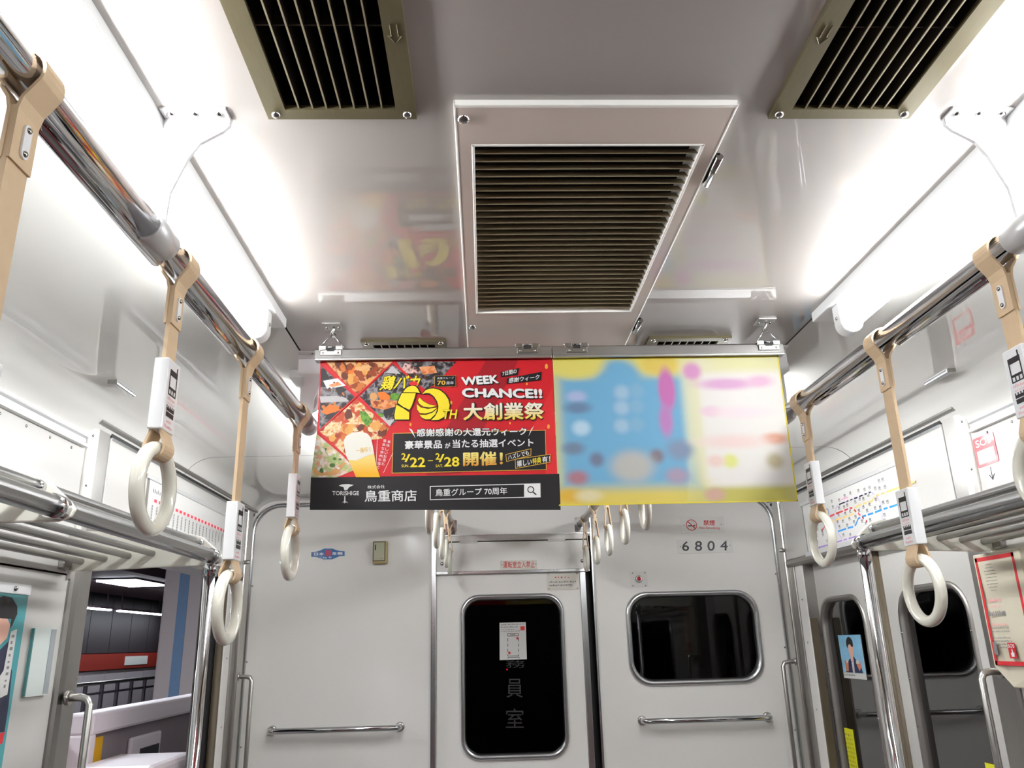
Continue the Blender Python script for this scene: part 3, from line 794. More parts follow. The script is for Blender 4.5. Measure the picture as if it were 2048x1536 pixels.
# no smoking + car number
cn = sc(14.63, 1340, 1025)
ns = thing('no_smoking_sign', 'white no smoking plate with red pictogram', 'sign', FE.p(*cn(950, 600)))
x0, z0 = cn(345, 612); x1, z1 = cn(1550, 115)
obj('plate', plate(FE, x0, x1, z0, z1, 0, 0.003), 'plate_white', ns, bevel=0.0008)
c0 = Vector(cn(625, 370)); R_ = (Vector(cn(785, 370))-Vector(cn(465, 370))).length/2
mb = MB(); n = 40; vs = []
for k in range(n):
    a = 2*math.pi*k/n
    for rr in (R_, R_*0.86): vs.append(FE.p(c0.x+rr*math.cos(a), c0.y+rr*math.sin(a), 0.0034))
mb.add(vs, [(2*k, 2*k+1, (2*k+3) % (2*n), (2*k+2) % (2*n)) for k in range(n)])
bar2(FE, cn(510, 262), cn(740, 478), 0.005, 0.0034, mb)
obj('prohibition_ring', mb, 'print_red', ns)
mb = MB(); bar2(FE, cn(522, 392), cn(655, 390), 0.0055, 0.0032, mb); bar2(FE, cn(668, 390), cn(735, 388), 0.0055, 0.0032, mb)
obj('cigarette', mb, 'print_black', ns)
mb = MB().tube([FE.p(*cn(a, b), 0.0033) for a, b in ((720, 370), (725, 345), (695, 325), (670, 300), (690, 275), (650, 262), (615, 275), (630, 300), (655, 330))], 0.0008, 5)
obj('smoke', mb, 'print_grey', ns)
wpx(cn, FE, '禁煙', 970, 225, 1310, 380, 0.0034, 'print_red', ns, bold=0.015)
wpx(cn, FE, 'No Smoking', 860, 415, 1450, 505, 0.0034, 'print_red', ns, bold=0.005)
for a, b in ((402, 378), (1495, 348)): obj('plate_screw', MB().dome(FE.p(*cn(a, b), 0.003), (0, -1, 0), 0.0028, 0.002), 'stainless_dull', ns)
cnp = thing('number_plate', 'white car number plate reading 6804', 'sign', FE.p(*cn(1020, 1190)))
x0, z0 = cn(235, 1205); x1, z1 = cn(1800, 770)
obj('plate', plate(FE, x0, x1, z0, z1, 0, 0.003), 'plate_white', cnp, bevel=0.0008)
mat('number_dark', (44, 42, 52), 0.35, coat=0.3)
for ch, (a0, b0, a1, b1) in (('6', (350, 845, 555, 1130)), ('8', (722, 835, 935, 1128)), ('0', (1090, 832, 1305, 1124)), ('4', (1462, 825, 1682, 1112))):
    wpx(cn, FE, ch, a0, b0, a1, b1, 0.0034, 'number_dark', cnp, 'numeral', bold=0.012)
for a, b in ((302, 998), (1745, 960)): obj('plate_screw', MB().dome(FE.p(*cn(a, b), 0.003), (0, -1, 0), 0.0028, 0.002), 'stainless_dull', cnp)
# red buzzer
c8 = sc(2.954, 1140, 980)
bz = thing('buzzer_button', 'square plate with a red push button above the dark window', 'button', FE.p(*c8(406, 575)))
x0, z0 = c8(360, 574); x1, z1 = c8(453, 479)
obj('plate', plate(FE, x0, x1, z0, z1, 0, 0.0025), 'plate_white', bz, bevel=0.0008)
x, z = c8(405, 526)
obj('button_bezel', MB().tube([FE.p(x, z, 0.002), FE.p(x, z, 0.012), FE.p(x, z, 0.014)], [0.0165, 0.0165, 0.0125], 24), 'chrome', bz)
mat('button_red', (186, 30, 34), 0.25, coat=0.5)
obj('red_cap', MB().dome(FE.p(x, z, 0.0135), (0, -1, 0), 0.0105, 0.006, 20), 'button_red', bz)
for a, b in ((369, 491), (441, 489), (372, 566), (446, 565)): obj('plate_screw', MB().dome(FE.p(*c8(a, b), 0.0025), (0, -1, 0), 0.0035, 0.002), 'stainless_dull', bz)

# ================================================================== door surrounds, posts, headers on both sides
tn = 3
mat('header_steel', (166, 164, 160), 0.33, 1.0, var=0.05, scale=60, stretch=(8, 8, 0.4))
for s, fr in ((-1, FL), (1, FRW)):
    sd = SIDE[s]
    # near post
    t = thing('trim_%d' % tn, 'stainless door post beside the luggage rack, %s' % sd, 'door post', (s*W, 2.22, 0), kind='structure'); tn += 1
    prof = [(2.198, -0.002), (2.200, 0.005), (2.208, 0.011), (2.232, 0.013), (2.297, 0.013), (2.301, 0.010), (2.301, -0.06)]
    mb = MB(); vs = []
    for (a, d) in prof:
        for z in (0.0, 2.160): vs.append(fr.p(a, z, d))
    mb.add(vs, [(2*i, 2*i+1, 2*i+3, 2*i+2) for i in range(len(prof)-1)], False)
    obj('post_face', mb, 'header_steel', t)
    obj('post_bead', MB().tube([fr.p(2.191, 1.74, 0.004), fr.p(2.191, 2.10, 0.004), fr.p(2.197, 2.14, 0.003), fr.p(2.213, 2.172, 0.0)], 0.006, 10), 'edge_white', t)
    for zz in (2.13, 1.99):
        obj('post_screw', MB().dome(fr.p(2.206, zz, 0.009), fr.n, 0.004, 0.003), 'screw_metal', t)
    # header: top bar, slot, cover, lip
    h = thing('trim_%d' % tn, 'stainless header and white cover above the door, %s' % sd, 'door header', (s*W, 2.9, 1.848), kind='structure'); tn += 1
    mb = MB(); vs = []
    pr = [(2.166, 0.0), (2.166, 0.026), (2.172, 0.029), (2.190, 0.025), (2.207, 0.0)]
    obj('top_bar', MB().prism([fr.p(2.21, z, d) for z, d in pr], (0, D-2.21-0.004, 0)), 'header_steel', h)
    obj('slot', plate(fr, 2.302, D-0.01, 2.150, 2.1665, 0.0, 0.0155), 'rubber_black', h)
    cov = obj('cover_panel', plate(fr, 2.303, 3.70, 1.880, 2.149, -0.002, 0.014), 'wall_laminate', h, bevel=0.003)
    obj('cover_edge', plate(fr, 2.305, 3.70, 2.142, 2.150, 0.010, 0.017), 'alu_trim', h)
    obj('lower_lip', MB().prism([fr.p(2.303, z, d) for z, d in ((1.846, -0.05), (1.846, 0.012), (1.858, 0.022), (1.872, 0.022), (1.880, 0.012), (1.880, -0.05))], (0, 3.70-2.303, 0)), 'stainless_dull', h)
    # far post column next to the end wall
    f = thing('trim_%d' % tn, 'stainless corner post between door and end wall, %s' % sd, 'door post', (s*W, 3.7, 0), kind='structure'); tn += 1
    obj('screw_strip', plate(fr, 3.562, 3.645, 0, 1.846, -0.03, 0.004), 'end_laminate', f, bevel=0.002)
    obj('corner_post', plate(fr, 3.70, 3.775, 0, 2.165, -0.01, 0.026), 'stainless', f, bevel=0.006)
    obj('post_edge', plate(fr, 3.645, 3.70, 0, 2.0, -0.01, 0.012), 'stainless_dull', f, bevel=0.004)
    obj('corner_fill', plate(fr, 3.775, D-0.002, 0, 2.1, -0.01, 0.006), 'cream_plate', f)
    for zz in (1.25, 1.52, 1.70):
        obj('post_screw', MB().dome(fr.p(3.605, zz, 0.004), fr.n, 0.004, 0.003), 'screw_metal', f)
    obj('knob', MB().cyl(fr.p(3.70, 1.925, 0.02), fr.p(3.70, 1.925, 0.045), 0.009, 14), 'stainless', f)
    # aluminium poster rail on the upper wall
    r = thing('poster_rail', 'aluminium poster rail along the upper wall, %s' % sd, 'poster rail', (s*W, 0.8, 2.09), 'poster rails on the side walls')
    obj('channel', MB().prism([fr.p(Y0+0.1, z, d) for z, d in ((2.088, 0.003), (2.088, 0.018), (2.096, 0.020), (2.100, 0.008), (2.112, 0.008), (2.116, 0.014), (2.119, 0.012), (2.119, 0.003))], (0, 2.172-Y0-0.1, 0)), 'silver_paint', r)
    for k in range(5):
        obj('rail_screw', MB().dome(fr.p(2.11-0.11*k, 2.074, 0.003), fr.n, 0.004, 0.003), 'screw_metal', r)
    # luggage rack
    rk = thing('luggage_rack', 'stainless tube luggage rack with cream end plate, %s' % sd, 'luggage rack', (s*W, 0.6, 1.75), 'luggage racks')
    RY = 2.17
    for nm, x, z, r_, y1 in (('upper_tube', 0.907, 1.821, 0.0115, RY), ('front_tube', 0.867, 1.785, 0.0185, RY-0.012)):
        obj(nm, MB().cyl((s*x, -1.0, z), (s*x, y1, z), r_, 22), 'polished_steel', rk)
    for x, z in ((1.026, 1.798), (1.087, 1.793), (1.148, 1.787), (1.207, 1.781)):
        obj('shelf_tube', MB().cyl((s*x, -1.0, z), (s*x, RY, z), 0.0085, 14), 'polished_steel', rk)
    pp = [(0.842, 1.783), (0.852, 1.797), (0.900, 1.838), (0.93, 1.846), (1.247, 1.862), (1.247, 1.757), (1.19, 1.755), (1.0, 1.762), (0.868, 1.763), (0.848, 1.770)]
    for y in (RY, 1.372, 0.57, -0.23, -1.0):
        obj('end_plate' if y == RY else 'joint_plate', MB().prism([(s*a, y-0.004, b) for a, b in pp], (0, 0.009, 0)), 'cream_plate', rk, bevel=0.003)
        obj('tube_collar', MB().cyl((s*0.867, y-0.036, 1.785), (s*0.867, y-0.005, 1.785), 0.0205, 22), 'chrome', rk)
        obj('upper_collar', MB().cyl((s*0.907, y-0.02, 1.821), (s*0.907, y-0.004, 1.821), 0.013, 18), 'chrome', rk)
    obj('wall_bracket', plate(fr, 2.13, 2.19, 1.760, 1.79, 0.0, 0.02), 'stainless_dull', rk, bevel=0.004)
    # pole
    po = thing('stanchion_pole', 'chrome stanchion pole under the rack end, %s' % sd, 'pole', (s*0.873, RY, 0), 'stanchion poles')
    obj('pole_tube', MB().cyl((s*0.873, RY-0.002, 0.0), (s*0.873, RY-0.002, 1.775), 0.0148, 22), 'chrome', po)
    obj('pole_sleeve', MB().cyl((s*0.873, RY-0.002, 1.735), (s*0.873, RY-0.002, 1.772), 0.0175, 22), 'chrome', po)
    obj('set_screw', MB().dome((s*0.873+0.004, RY-0.019, 1.752), (0, -1, 0), 0.004, 0.004), 'screw_metal', po)
    # vertical grab handles at the door
    for (y, z, lab) in ((2.235, 1.445, 'curved steel grab handle on the door post under the rack, %s' % sd), (3.735, 1.44, 'curved steel grab handle on the corner post by the end wall, %s' % sd)):
        g = thing('vertical_grab_bar', lab, 'grab handle', (s*W, y, z-0.5), 'vertical grab handles')
        pts = [fr.p(y, z, 0.02), fr.p(y, z, 0.055), fr.p(y, z-0.004, 0.072), fr.p(y, z-0.018, 0.080), fr.p(y, z-0.35, 0.080), fr.p(y, z-0.7, 0.080), fr.p(y, z-0.718, 0.076), fr.p(y, z-0.72, 0.02)]
        obj('handle_bar', MB().tube(pts, 0.0095, 14), 'stainless', g)
        obj('handle_foot', MB().cyl(fr.p(y, z, 0.02), fr.p(y, z, 0.03), 0.018, 16), 'stainless', g)
    # unseen seats added below the frame to soak up bounced light
    b = thing('added_bench_seat', 'added unseen maroon bench seat soaking up bounced light below the windows, %s' % sd, 'bench seat', (s*(W-0.25), 0.5, 0), 'bench seats')
    mat('seat_cloth', (110, 44, 50), 0.9, var=0.15, scale=60)
    obj('cushion', MB().box(*sorted((s*(W-0.02), s*(W-0.47))), -2.6, 2.05, 0.34, 0.45), 'seat_cloth', b, bevel=0.03)
    obj('backrest', MB().box(*sorted((s*(W-0.02), s*(W-0.10))), -2.6, 2.05, 0.45, 0.85), 'seat_cloth', b, bevel=0.03)
    obj('seat_base', MB().box(*sorted((s*(W-0.02), s*(W-0.38))), -2.55, 2.0, 0.0, 0.34), 'stainless_dull', b)

# ---- side doors
def side_leaf(name, lab, fr, y0, y1, wy0, wy1, rub0, rub1, d=-0.045):
    l = thing(name, lab, 'door', fr.p((y0+y1)/2, 0, d), kind='structure')
    wz0, wz1 = 0.75, 1.702
    obj('leaf', wall_with_rhole(fr, y0, y1, 0.01, DZ+0.01, (wy0+0.012, wy1-0.012, wz0+0.012, wz1-0.012), 0.09, d, 0.03), 'wall_laminate', l)
    obj('window_frame', ringframe(fr, rrect(wy0, wy1, wz0, wz1, 0.11), rrect(wy0+.022, wy1-.022, wz0+.022, wz1-.022, 0.09), [(0, d), (0.1, d+0.006), (0.75, d+0.006), (1, d-0.006), (1, d-0.025)]), 'stainless_dull', l)
    obj('glass', plate(fr, wy0+.018, wy1-.018, wz0+.018, wz1-.018, d-0.022, d-0.018, 0.09), 'pane_door', l)
    obj('rubber_edge', MB().tube([fr.p(rub0, 0.02, d-0.004), fr.p(rub0, DZ, d-0.004)], 0.014, 12), 'rubber_brown', l)
    for zz in (0.95, 1.1, 1.25, 1.4, 1.55):
        for yy in (wy0+0.012, wy1-0.012):
            obj('frame_screw', MB().dome(fr.p(yy, zz, d+0.006), fr.n, 0.0035, 0.0025), 'screw_metal', l)
    return l
YM = PX(1754, 1128, W+0.045).y
far_leaf = side_leaf('door_2', 'closed white sliding door leaf with a person sticker on its window', FRW, YM+0.014, DY1+0.16, 3.125, 3.548, YM+0.01, 0)
near_leaf = side_leaf('door_3', 'closed white sliding door leaf beside the emergency box', FRW, DY0-0.02, YM-0.014, 2.43, 2.867, YM-0.01, 0)
obj('door_4', MB().box(W+0.062, W+0.07, DY0-0.02, DY1+0.02, 0.0, 0.02), 'stainless_dull', label='steel threshold strip under the closed side door', cat='threshold', kind='structure')
# brown rubber strip on the far jamb, right side
obj('trim_%d' % tn, plate(FRW, 3.548, 3.560, 0.3, 1.62, -0.03, 0.0, 0.006), 'rubber_brown', label='brown rubber strip along the closed door jamb', cat='rubber strip', kind='structure'); tn += 1
# left: retracted leaves, only their edges show in the pockets
op = thing('door_5', 'edge of the open sliding door leaf tucked into its pocket', 'door', (-W-0.05, 3.55, 0), kind='structure')
obj('leaf', MB().box(-W-0.085, -W-0.05, 3.50, 3.558, 0.01, DZ), 'wall_laminate', op)
obj('rubber_edge', MB().tube([(-W-0.012, 3.543, 0.02), (-W-0.012, 3.543, DZ)], 0.015, 14), 'rubber_brown', op)
obj('pocket_seal', MB().box(-W-0.05, -W-0.028, 3.488, 3.545, 0.0, DZ), 'rubber_black', op)
obj('lock_plate', MB().box(-W-0.03, -W-0.001, 3.5585, 3.5605, 1.55, 1.72), 'stainless', op)

# ================================================================== maps and signs on the side walls
FM_L = Fr((-W, 0, 0), (0, 1, 0), (0, 0, 1), (1, 0, 0)); MD = 0.014
ml = thing('line_map', 'white strip map with one red line of stations above the open door', 'map', FM_L.p(3.0, 1.885, MD))
obj('board', plate(FM_L, 2.592, 3.43, 1.886, 2.086, MD, MD+0.003), 'sign_white', ml)
obj('frame_bar', plate(FM_L, 2.575, 3.45, 2.084, 2.100, MD, MD+0.008), 'silver_paint', ml, bevel=0.002)
obj('frame_bar', plate(FM_L, 2.575, 3.45, 1.876, 1.888, MD, MD+0.008), 'silver_paint', ml, bevel=0.002)
obj('frame_side', plate(FM_L, 2.586, 2.592, 1.886, 2.086, MD, MD+0.006), 'stainless_dull', ml)
obj('frame_side', plate(FM_L, 3.43, 3.436, 1.886, 2.086, MD, MD+0.006), 'stainless_dull', ml)
md = MD+0.0034
mat('line_red', (224, 62, 78), 0.4); mat('line_pale', (244, 200, 204), 0.4)
stn = 21; ya, yb = 2.64, 3.405; zl = 2.024
obj('route_line', plate(FM_L, ya, yb, zl-0.005, zl+0.005, MD+0.003, md), 'line_red', ml)
mo = MB(); mn = MB(); mt = MB()
for k in range(stn):
    y = ya+(yb-ya)*k/(stn-1)
    n = 12; mo.prism([FM_L.p(y+0.0085*math.cos(2*math.pi*j/n), zl+0.0085*math.sin(2*math.pi*j/n), md) for j in range(n)], FM_L.n*0.0003)
    L = 0.035+0.045*random.Random(k).random()
    for j in range(int(L/0.009)):
        z1 = zl-0.016-0.0095*j
        mn.add([FM_L.p(y-0.0035, z1-0.0075, md), FM_L.p(y+0.0035, z1-0.0075, md), FM_L.p(y+0.0035, z1, md), FM_L.p(y-0.0035, z1, md)], [(0, 1, 2, 3)])
    mt.add([FM_L.p(y-0.008, zl-0.016-L*0.8, md), FM_L.p(y-0.007, zl-0.016-L*0.8, md), FM_L.p(y-0.007, zl-0.02, md), FM_L.p(y-0.008, zl-0.02, md)], [(0, 1, 2, 3)])
tag(obj('station_dots', mo, 'line_pale', ml), kind='stuff')
tag(obj('station_names', mn, 'print_grey', ml), kind='stuff')
tag(obj('station_romaji', mt, 'print_grey', ml), kind='stuff')
tag(obj('heading', dashrow(FM_L, (2.63, 2.048), (2.70, 2.048), 0.016, md, 5, 0.8, 3), 'print_grey', ml), kind='stuff')
n = 16; obj('line_emblem', MB().prism([FM_L.p(2.615+0.008*math.cos(2*math.pi*j/n), 2.056+0.011*math.sin(2*math.pi*j/n), md) for j in range(n)], FM_L.n*0.0003), 'line_pale', ml)

FM_R = Fr((W, 0, 0), (0, 1, 0), (0, 0, 1), (-1, 0, 0))
mr = thing('network_map', 'white subway network map with coloured lines above the closed door', 'map', FM_R.p(3.0, 1.885, MD))
obj('board', plate(FM_R, 2.58, 3.43, 1.886, 2.086, MD, MD+0.003), 'sign_white', mr)
obj('frame_bar', plate(FM_R, 2.565, 3.45, 2.084, 2.100, MD, MD+0.008), 'silver_paint', mr, bevel=0.002)
obj('frame_bar', plate(FM_R, 2.565, 3.45, 1.868, 1.888, MD, MD+0.012), 'silver_paint', mr, bevel=0.002)
obj('frame_side', plate(FM_R, 2.574, 2.58, 1.886, 2.086, MD, MD+0.006), 'stainless_dull', mr)
obj('frame_side', plate(FM_R, 3.43, 3.436, 1.886, 2.086, MD, MD+0.006), 'stainless_dull', mr)
def mpx(a, b):
    p = PX(1620+a/8.086, 930+b/8.086, W-MD-0.003); return p.y, p.z
mat('map_purple', (150, 110, 196), 0.4); mat('map_orange', (246, 200, 120), 0.4); mat('map_blue', (30, 140, 214), 0.4); mat('map_pink', (240, 150, 190), 0.4); mat('map_violet', (190, 176, 222), 0.4)
def route(pts, m, w=0.0065):
    q = [mpx(*p) for p in pts]
    mb = MB()
    for p0, p1 in zip(q[:-1], q[1:]): bar2(FM_R, p0, p1, w, md, mb)
    return obj('route_line', mb, m, mr)
route([(290, 845), (410, 790), (545, 740), (640, 700), (680, 695), (760, 765), (840, 835), (930, 920), (1010, 985)], 'line_red')
route([(300, 930), (430, 885), (600, 830), (720, 785), (730, 700), (760, 665), (900, 615), (1010, 580), (1040, 510), (1120, 480), (1340, 400), (1700, 270)], 'map_orange')
route([(440, 1080), (600, 1025), (715, 995), (745, 960), (780, 870), (830, 840), (1000, 785), (1200, 710), (1330, 670), (1700, 540)], 'map_blue')
route([(190, 740), (290, 710), (310, 800), (330, 930)], 'map_blue', 0.004)
route([(120, 1340), (330, 1280), (540, 1215), (690, 1170), (900, 1100)], 'map_purple', 0.005)
route([(540, 1215), (440, 1080), (405, 930), (400, 800), (425, 690), (470, 640), (580, 590), (760, 530), (930, 455), (980, 435), (1070, 490), (1130, 590), (1170, 720), (1165, 900), (1155, 960)], 'map_violet', 0.005)
route([(470, 640), (700, 548), (930, 455), (985, 437)], 'map_purple', 0.005)
route([(510, 560), (620, 520)], 'map_pink', 0.005)
route([(185, 1045), (215, 1035), (240, 990)], 'line_red', 0.005)
mb = MB(); rnd = random.Random(3)
for (a, b) in [(360, 690), (460, 710), (540, 690), (590, 660), (450, 820), (560, 795), (635, 760), (720, 610), (790, 560), (850, 560), (850, 690), (950, 650), (520, 920), (625, 880), (725, 850), (435, 930), (465, 1010), (590, 985), (700, 930), (830, 920), (910, 750), (1040, 710), (1120, 695), (1170, 620), (1240, 610), (1050, 570), (930, 500), (870, 410), (950, 380), (1040, 390), (1110, 390), (1200, 370), (550, 510), (640, 470), (460, 580), (770, 430), (960, 900), (1040, 950), (1190, 820), (1190, 910), (530, 1140), (640, 1140), (190, 1090), (200, 1140), (110, 1250), (100, 1150), (110, 1050), (270, 1240), (140, 1370), (220, 1360), (280, 1340), (780, 750), (890, 950), (1100, 270), (1160, 250), (340, 600)]:
    y, z = mpx(a, b)
    for j in range(3):
        w_ = 0.004; yy = y-0.0055*j
        mb.add([FM_R.p(yy, z, md), FM_R.p(yy-w_, z, md), FM_R.p(yy-w_, z+0.008, md), FM_R.p(yy, z+0.008, md)], [(0, 1, 2, 3)])
    mb.add([FM_R.p(y, z-0.004, md), FM_R.p(y-0.018, z-0.004, md), FM_R.p(y-0.018, z-0.002, md), FM_R.p(y, z-0.002, md)], [(0, 1, 2, 3)])
tag(obj('station_names', mb, 'print_grey', mr), kind='stuff')
mb = MB()
for (a, b) in [(410, 790), (545, 740), (630, 705), (700, 720), (765, 770), (830, 840), (890, 890), (945, 935), (520, 855), (615, 825), (715, 785), (440, 1080), (600, 1030), (715, 995), (925, 810), (1040, 770), (1180, 715), (1275, 690), (840, 640), (935, 605), (1060, 490), (640, 570), (700, 545), (785, 512), (870, 480), (935, 450), (1135, 470), (1225, 440), (535, 1215), (615, 1195), (310, 820), (395, 900), (460, 640), (580, 600)]:
    y, z = mpx(a, b); n = 10; r_ = 0.0075
    mb.prism([FM_R.p(y+r_*math.cos(2*math.pi*j/n), z+r_*math.sin(2*math.pi*j/n), md+0.0002) for j in range(n)], FM_R.n*0.0003)
tag(obj('station_dots', mb, 'sign_white', mr), kind='stuff')
# SOS sign with arrow
so = thing('sos_sign', 'red SOS sticker on the upper wall with an arrow below', 'sign', FRW.p(2.13, 1.985, 0.003))
mat('sos_red', (214, 50, 62), 0.3, coat=0.5)
obj('panel', plate(FRW, 2.085, 2.181, 1.987, 2.070, 0.003, 0.0045, 0.005), 'sos_red', so)
words('SOS', FRW.p(2.170, 2.042, 0.005), FRW.p(2.098, 2.042, 0.005), FRW.p(2.170, 2.063, 0.005), 'print_white', so, bold=0.02)
q2(FRW, rrect(2.094, 2.172, 1.994, 2.032, 0.003), 0.0045, 'sign_white', so, 'white_field', 0.0003)
q2(FRW, rrect(2.088, 2.160, 1.925, 1.984, 0.003), 0.003, 'sign_white', so, 'arrow_sticker', 0.0004)
mb = MB(); bar2(FRW, (2.128, 1.980), (2.128, 1.946), 0.0035, 0.0038, mb); bar2(FRW, (2.140, 1.960), (2.127, 1.944), 0.0035, 0.0038, mb); bar2(FRW, (2.116, 1.960), (2.129, 1.944), 0.0035, 0.0038, mb)
obj('arrow', mb, 'print_black', so)
# emergency call box
BX = W-0.05
def bpx(a, b):
    p = PX(1930+a/4.957, 1090+b/4.957, BX); return p.y, p.z
eb = thing('emergency_call_box', 'ivory emergency call box with a red bordered front', 'emergency call box', (W, 2.1, 1.45))
FBX = Fr((BX, 0, 0), (0, 1, 0), (0, 0, 1), (-1, 0, 0))
yL, zT = bpx(72, 105); _, zB = bpx(305, 1205); yb0, zbb = bpx(450, 1418); yR = yL-0.20
mb = MB().prism([(BX, yL, zT), (BX, yL, zB), (BX+0.012, yb0+0.004, zbb), (BX+0.012, yR+0.05, zbb), (BX, yR, zB), (BX, yR, zT)], (0.05, 0, 0))
obj('case', mb, 'sign_ivory', eb, bevel=0.003)
y1_, z1_ = bpx(95, 135); y2_, z2_ = bpx(315, 1190)
yi, yo = y1_, y1_-0.168; zi, zo = z1_, z2_
mb = MB(); wb = 0.0105
for r4 in ((yo, yi, zi-wb, zi), (yo, yi, zo, zo+wb), (yi-0.009, yi, zo, zi), (yo, yo+0.009, zo, zi)): plate(FBX, *r4, 0.0, 0.0006, mb=mb)
obj('red_border', mb, 'print_red', eb)
mb = MB()
for k in range(9):
    wk = (0.5, 0.7, 0.95, 0.95, 1, 0.95, 0.95, 0.75, 0.5)[k]; yc = yi-0.058; z = zi-0.022-0.0085*k
    dashrow(FBX, (yc+0.026*wk, z), (yc-0.026*wk, z), 0.0028, 0.0006, 10, 0.5, k, mb)
tag(obj('speaker_holes', mb, 'print_black', eb), kind='stuff')
mb = MB(); yc = yi-0.05; dashrow(FBX, (yc+0.03, zi-0.118), (yc-0.03, zi-0.118), 0.010, 0.0006, 6, 0.85, 3, mb); dashrow(FBX, (yc+0.02, zi-0.131), (yc-0.02, zi-0.131), 0.005, 0.0006, 8, 0.7, 4, mb); dashrow(FBX, (yi-0.017, zi-0.178), (yi-0.085, zi-0.178), 0.006, 0.0006, 12, 0.8, 5, mb)
tag(obj('red_print', mb, 'print_pink', eb), kind='stuff')
mb = MB(); dashrow(FBX, (yi-0.018, zi-0.153), (yi-0.088, zi-0.153), 0.013, 0.0006, 8, 0.8, 6, mb)
for k, z in enumerate((0.186, 0.195, 0.211, 0.219, 0.227, 0.235)): dashrow(FBX, (yi-0.016, zi-z), (yi-0.09, zi-z), 0.0045, 0.0006, 16, 0.7, 7+k, mb)
tag(obj('print', mb, 'print_grey', eb), kind='stuff')
ysq, zsq = bpx(335, 1080); y2s, z2s = bpx(390, 975)
obj('handset_picture', plate(FBX, yi-0.022, yi-0.006, zo+0.026, zo+0.058, 0, 0.0008), 'print_grey', eb)
sb = obj('sos_label', plate(FBX, yi-0.098, yi-0.068, zo+0.018, zo+0.056, 0, 0.0008, 0.002), 'print_red', eb)
words('SOS', FBX.p(yi-0.070, zo+0.044, 0.001), FBX.p(yi-0.096, zo+0.044, 0.001), FBX.p(yi-0.070, zo+0.053, 0.001), 'print_white', sb, bold=0.02)
mb = MB(); hx = yi-0.083; hz_ = zo+0.028
q = [(-0.006, -0.006), (0.006, -0.006), (0.008, 0.004), (0.003, 0.004), (0.002, 0.013), (-0.001, 0.013), (-0.002, 0.004), (-0.007, 0.002)]
obj('hand_mark', MB().prism([FBX.p(hx-a, hz_+b, 0.0008) for a, b in q], FBX.n*0.0003), 'print_white', sb)

# ---- stickers on the right door glass
ps = thing('window_sticker', 'blue sticker picturing a dark haired person holding two cups', 'sticker', FRW.p(3.2, 1.4, -0.06))
GX = W+0.045+0.016
def gpx(a, b):
    p = PX(1640+a/9.6, 1240+b/9.6, GX); return p.y, p.z
FG = Fr((GX, 0, 0), (0, 1, 0), (0, 0, 1), (-1, 0, 0))
mat('sticker_sky', (136, 190, 222), 0.35, var=0.25, scale=26); mat('skin_print', (226, 176, 156), 0.45, var=0.05); mat('navy_print', (34, 44, 84), 0.4, var=0.1); mat('cup_print', (206, 128, 96), 0.4, var=0.1)
def gq(pts, m, nm, d=0.0): return q2(FG, [gpx(*p) for p in pts], d, m, ps, nm, 0.0003)
gq([(340, 292), (770, 280), (905, 1150), (465, 1110)], 'sign_white', 'sheet', -0.0004)
gq([(340, 292), (770, 280), (872, 1030), (450, 998)], 'sticker_sky', 'sky_print', 0.0)
gq([(500, 1000), (560, 760), (600, 730), (650, 700), (690, 760), (760, 800), (830, 1025)], 'navy_print', 'jacket_print', 0.0004)
gq([(545, 470), (580, 430), (630, 490), (645, 600), (640, 700), (650, 790), (600, 790), (590, 690), (555, 600)], 'skin_print', 'face_print', 0.0008)
gq([(505, 400), (520, 345), (550, 320), (590, 345), (625, 400), (640, 500), (615, 520), (575, 460), (545, 480), (530, 540), (510, 480)], 'print_black', 'hair_print', 0.0012)
gq([(610, 800), (650, 790), (675, 1010), (640, 1010)], 'sign_white', 'shirt_print', 0.0009)
gq([(478, 775), (550, 770), (560, 985), (510, 985)], 'cup_print', 'cup_print', 0.0011)
gq([(690, 775), (770, 770), (800, 900), (770, 985), (730, 900)], 'cup_print', 'cup_print', 0.0011)
gq([(510, 770), (548, 768), (552, 820), (515, 822)], 'sign_white', 'cup_label', 0.0014)
gq([(695, 775), (760, 770), (768, 840), (705, 845)], 'sign_white', 'cup_label', 0.0014)
mb = dashrow(FG, gpx(475, 1060), gpx(680, 1075), 0.006, 0.0, 12, 0.7, 3)
tag(obj('print', mb, 'navy_print', ps), kind='stuff')
mat('label_yellow', (226, 224, 30), 0.4, var=0.08, scale=80)
for (pts, lab) in (([(450, 1250), (512, 1262), (556, 1560), (490, 1560)], 'narrow yellow warning label on the door window with the person sticker'), ([(1440, 1495), (1505, 1500), (1520, 1600), (1452, 1600)], 'yellow warning label on the door window beside the emergency box')):
    q = [PX(1560+a/3.52, 1100+b/3.52, GX) for a, b in pts]
    yl = thing('warning_label', lab, 'label', q[2])
    ya_, yb_ = max(p.y for p in q[:2]), min(p.y for p in q[:2]); zt_ = q[0].z
    obj('sheet', plate(FG, yb_, ya_, zt_-0.30, zt_, -0.0003, 0.0002), 'label_yellow', yl)
    mb = MB()
    for k in range(5): dashrow(FG, (ya_-0.004-k*(ya_-yb_-0.008)/5, zt_-0.02), (ya_-0.004-k*(ya_-yb_-0.008)/5, zt_-0.28), -0.004, 0.0004, 16, 0.6, k, mb)
    tag(obj('print', mb, 'print_black', yl), kind='stuff')

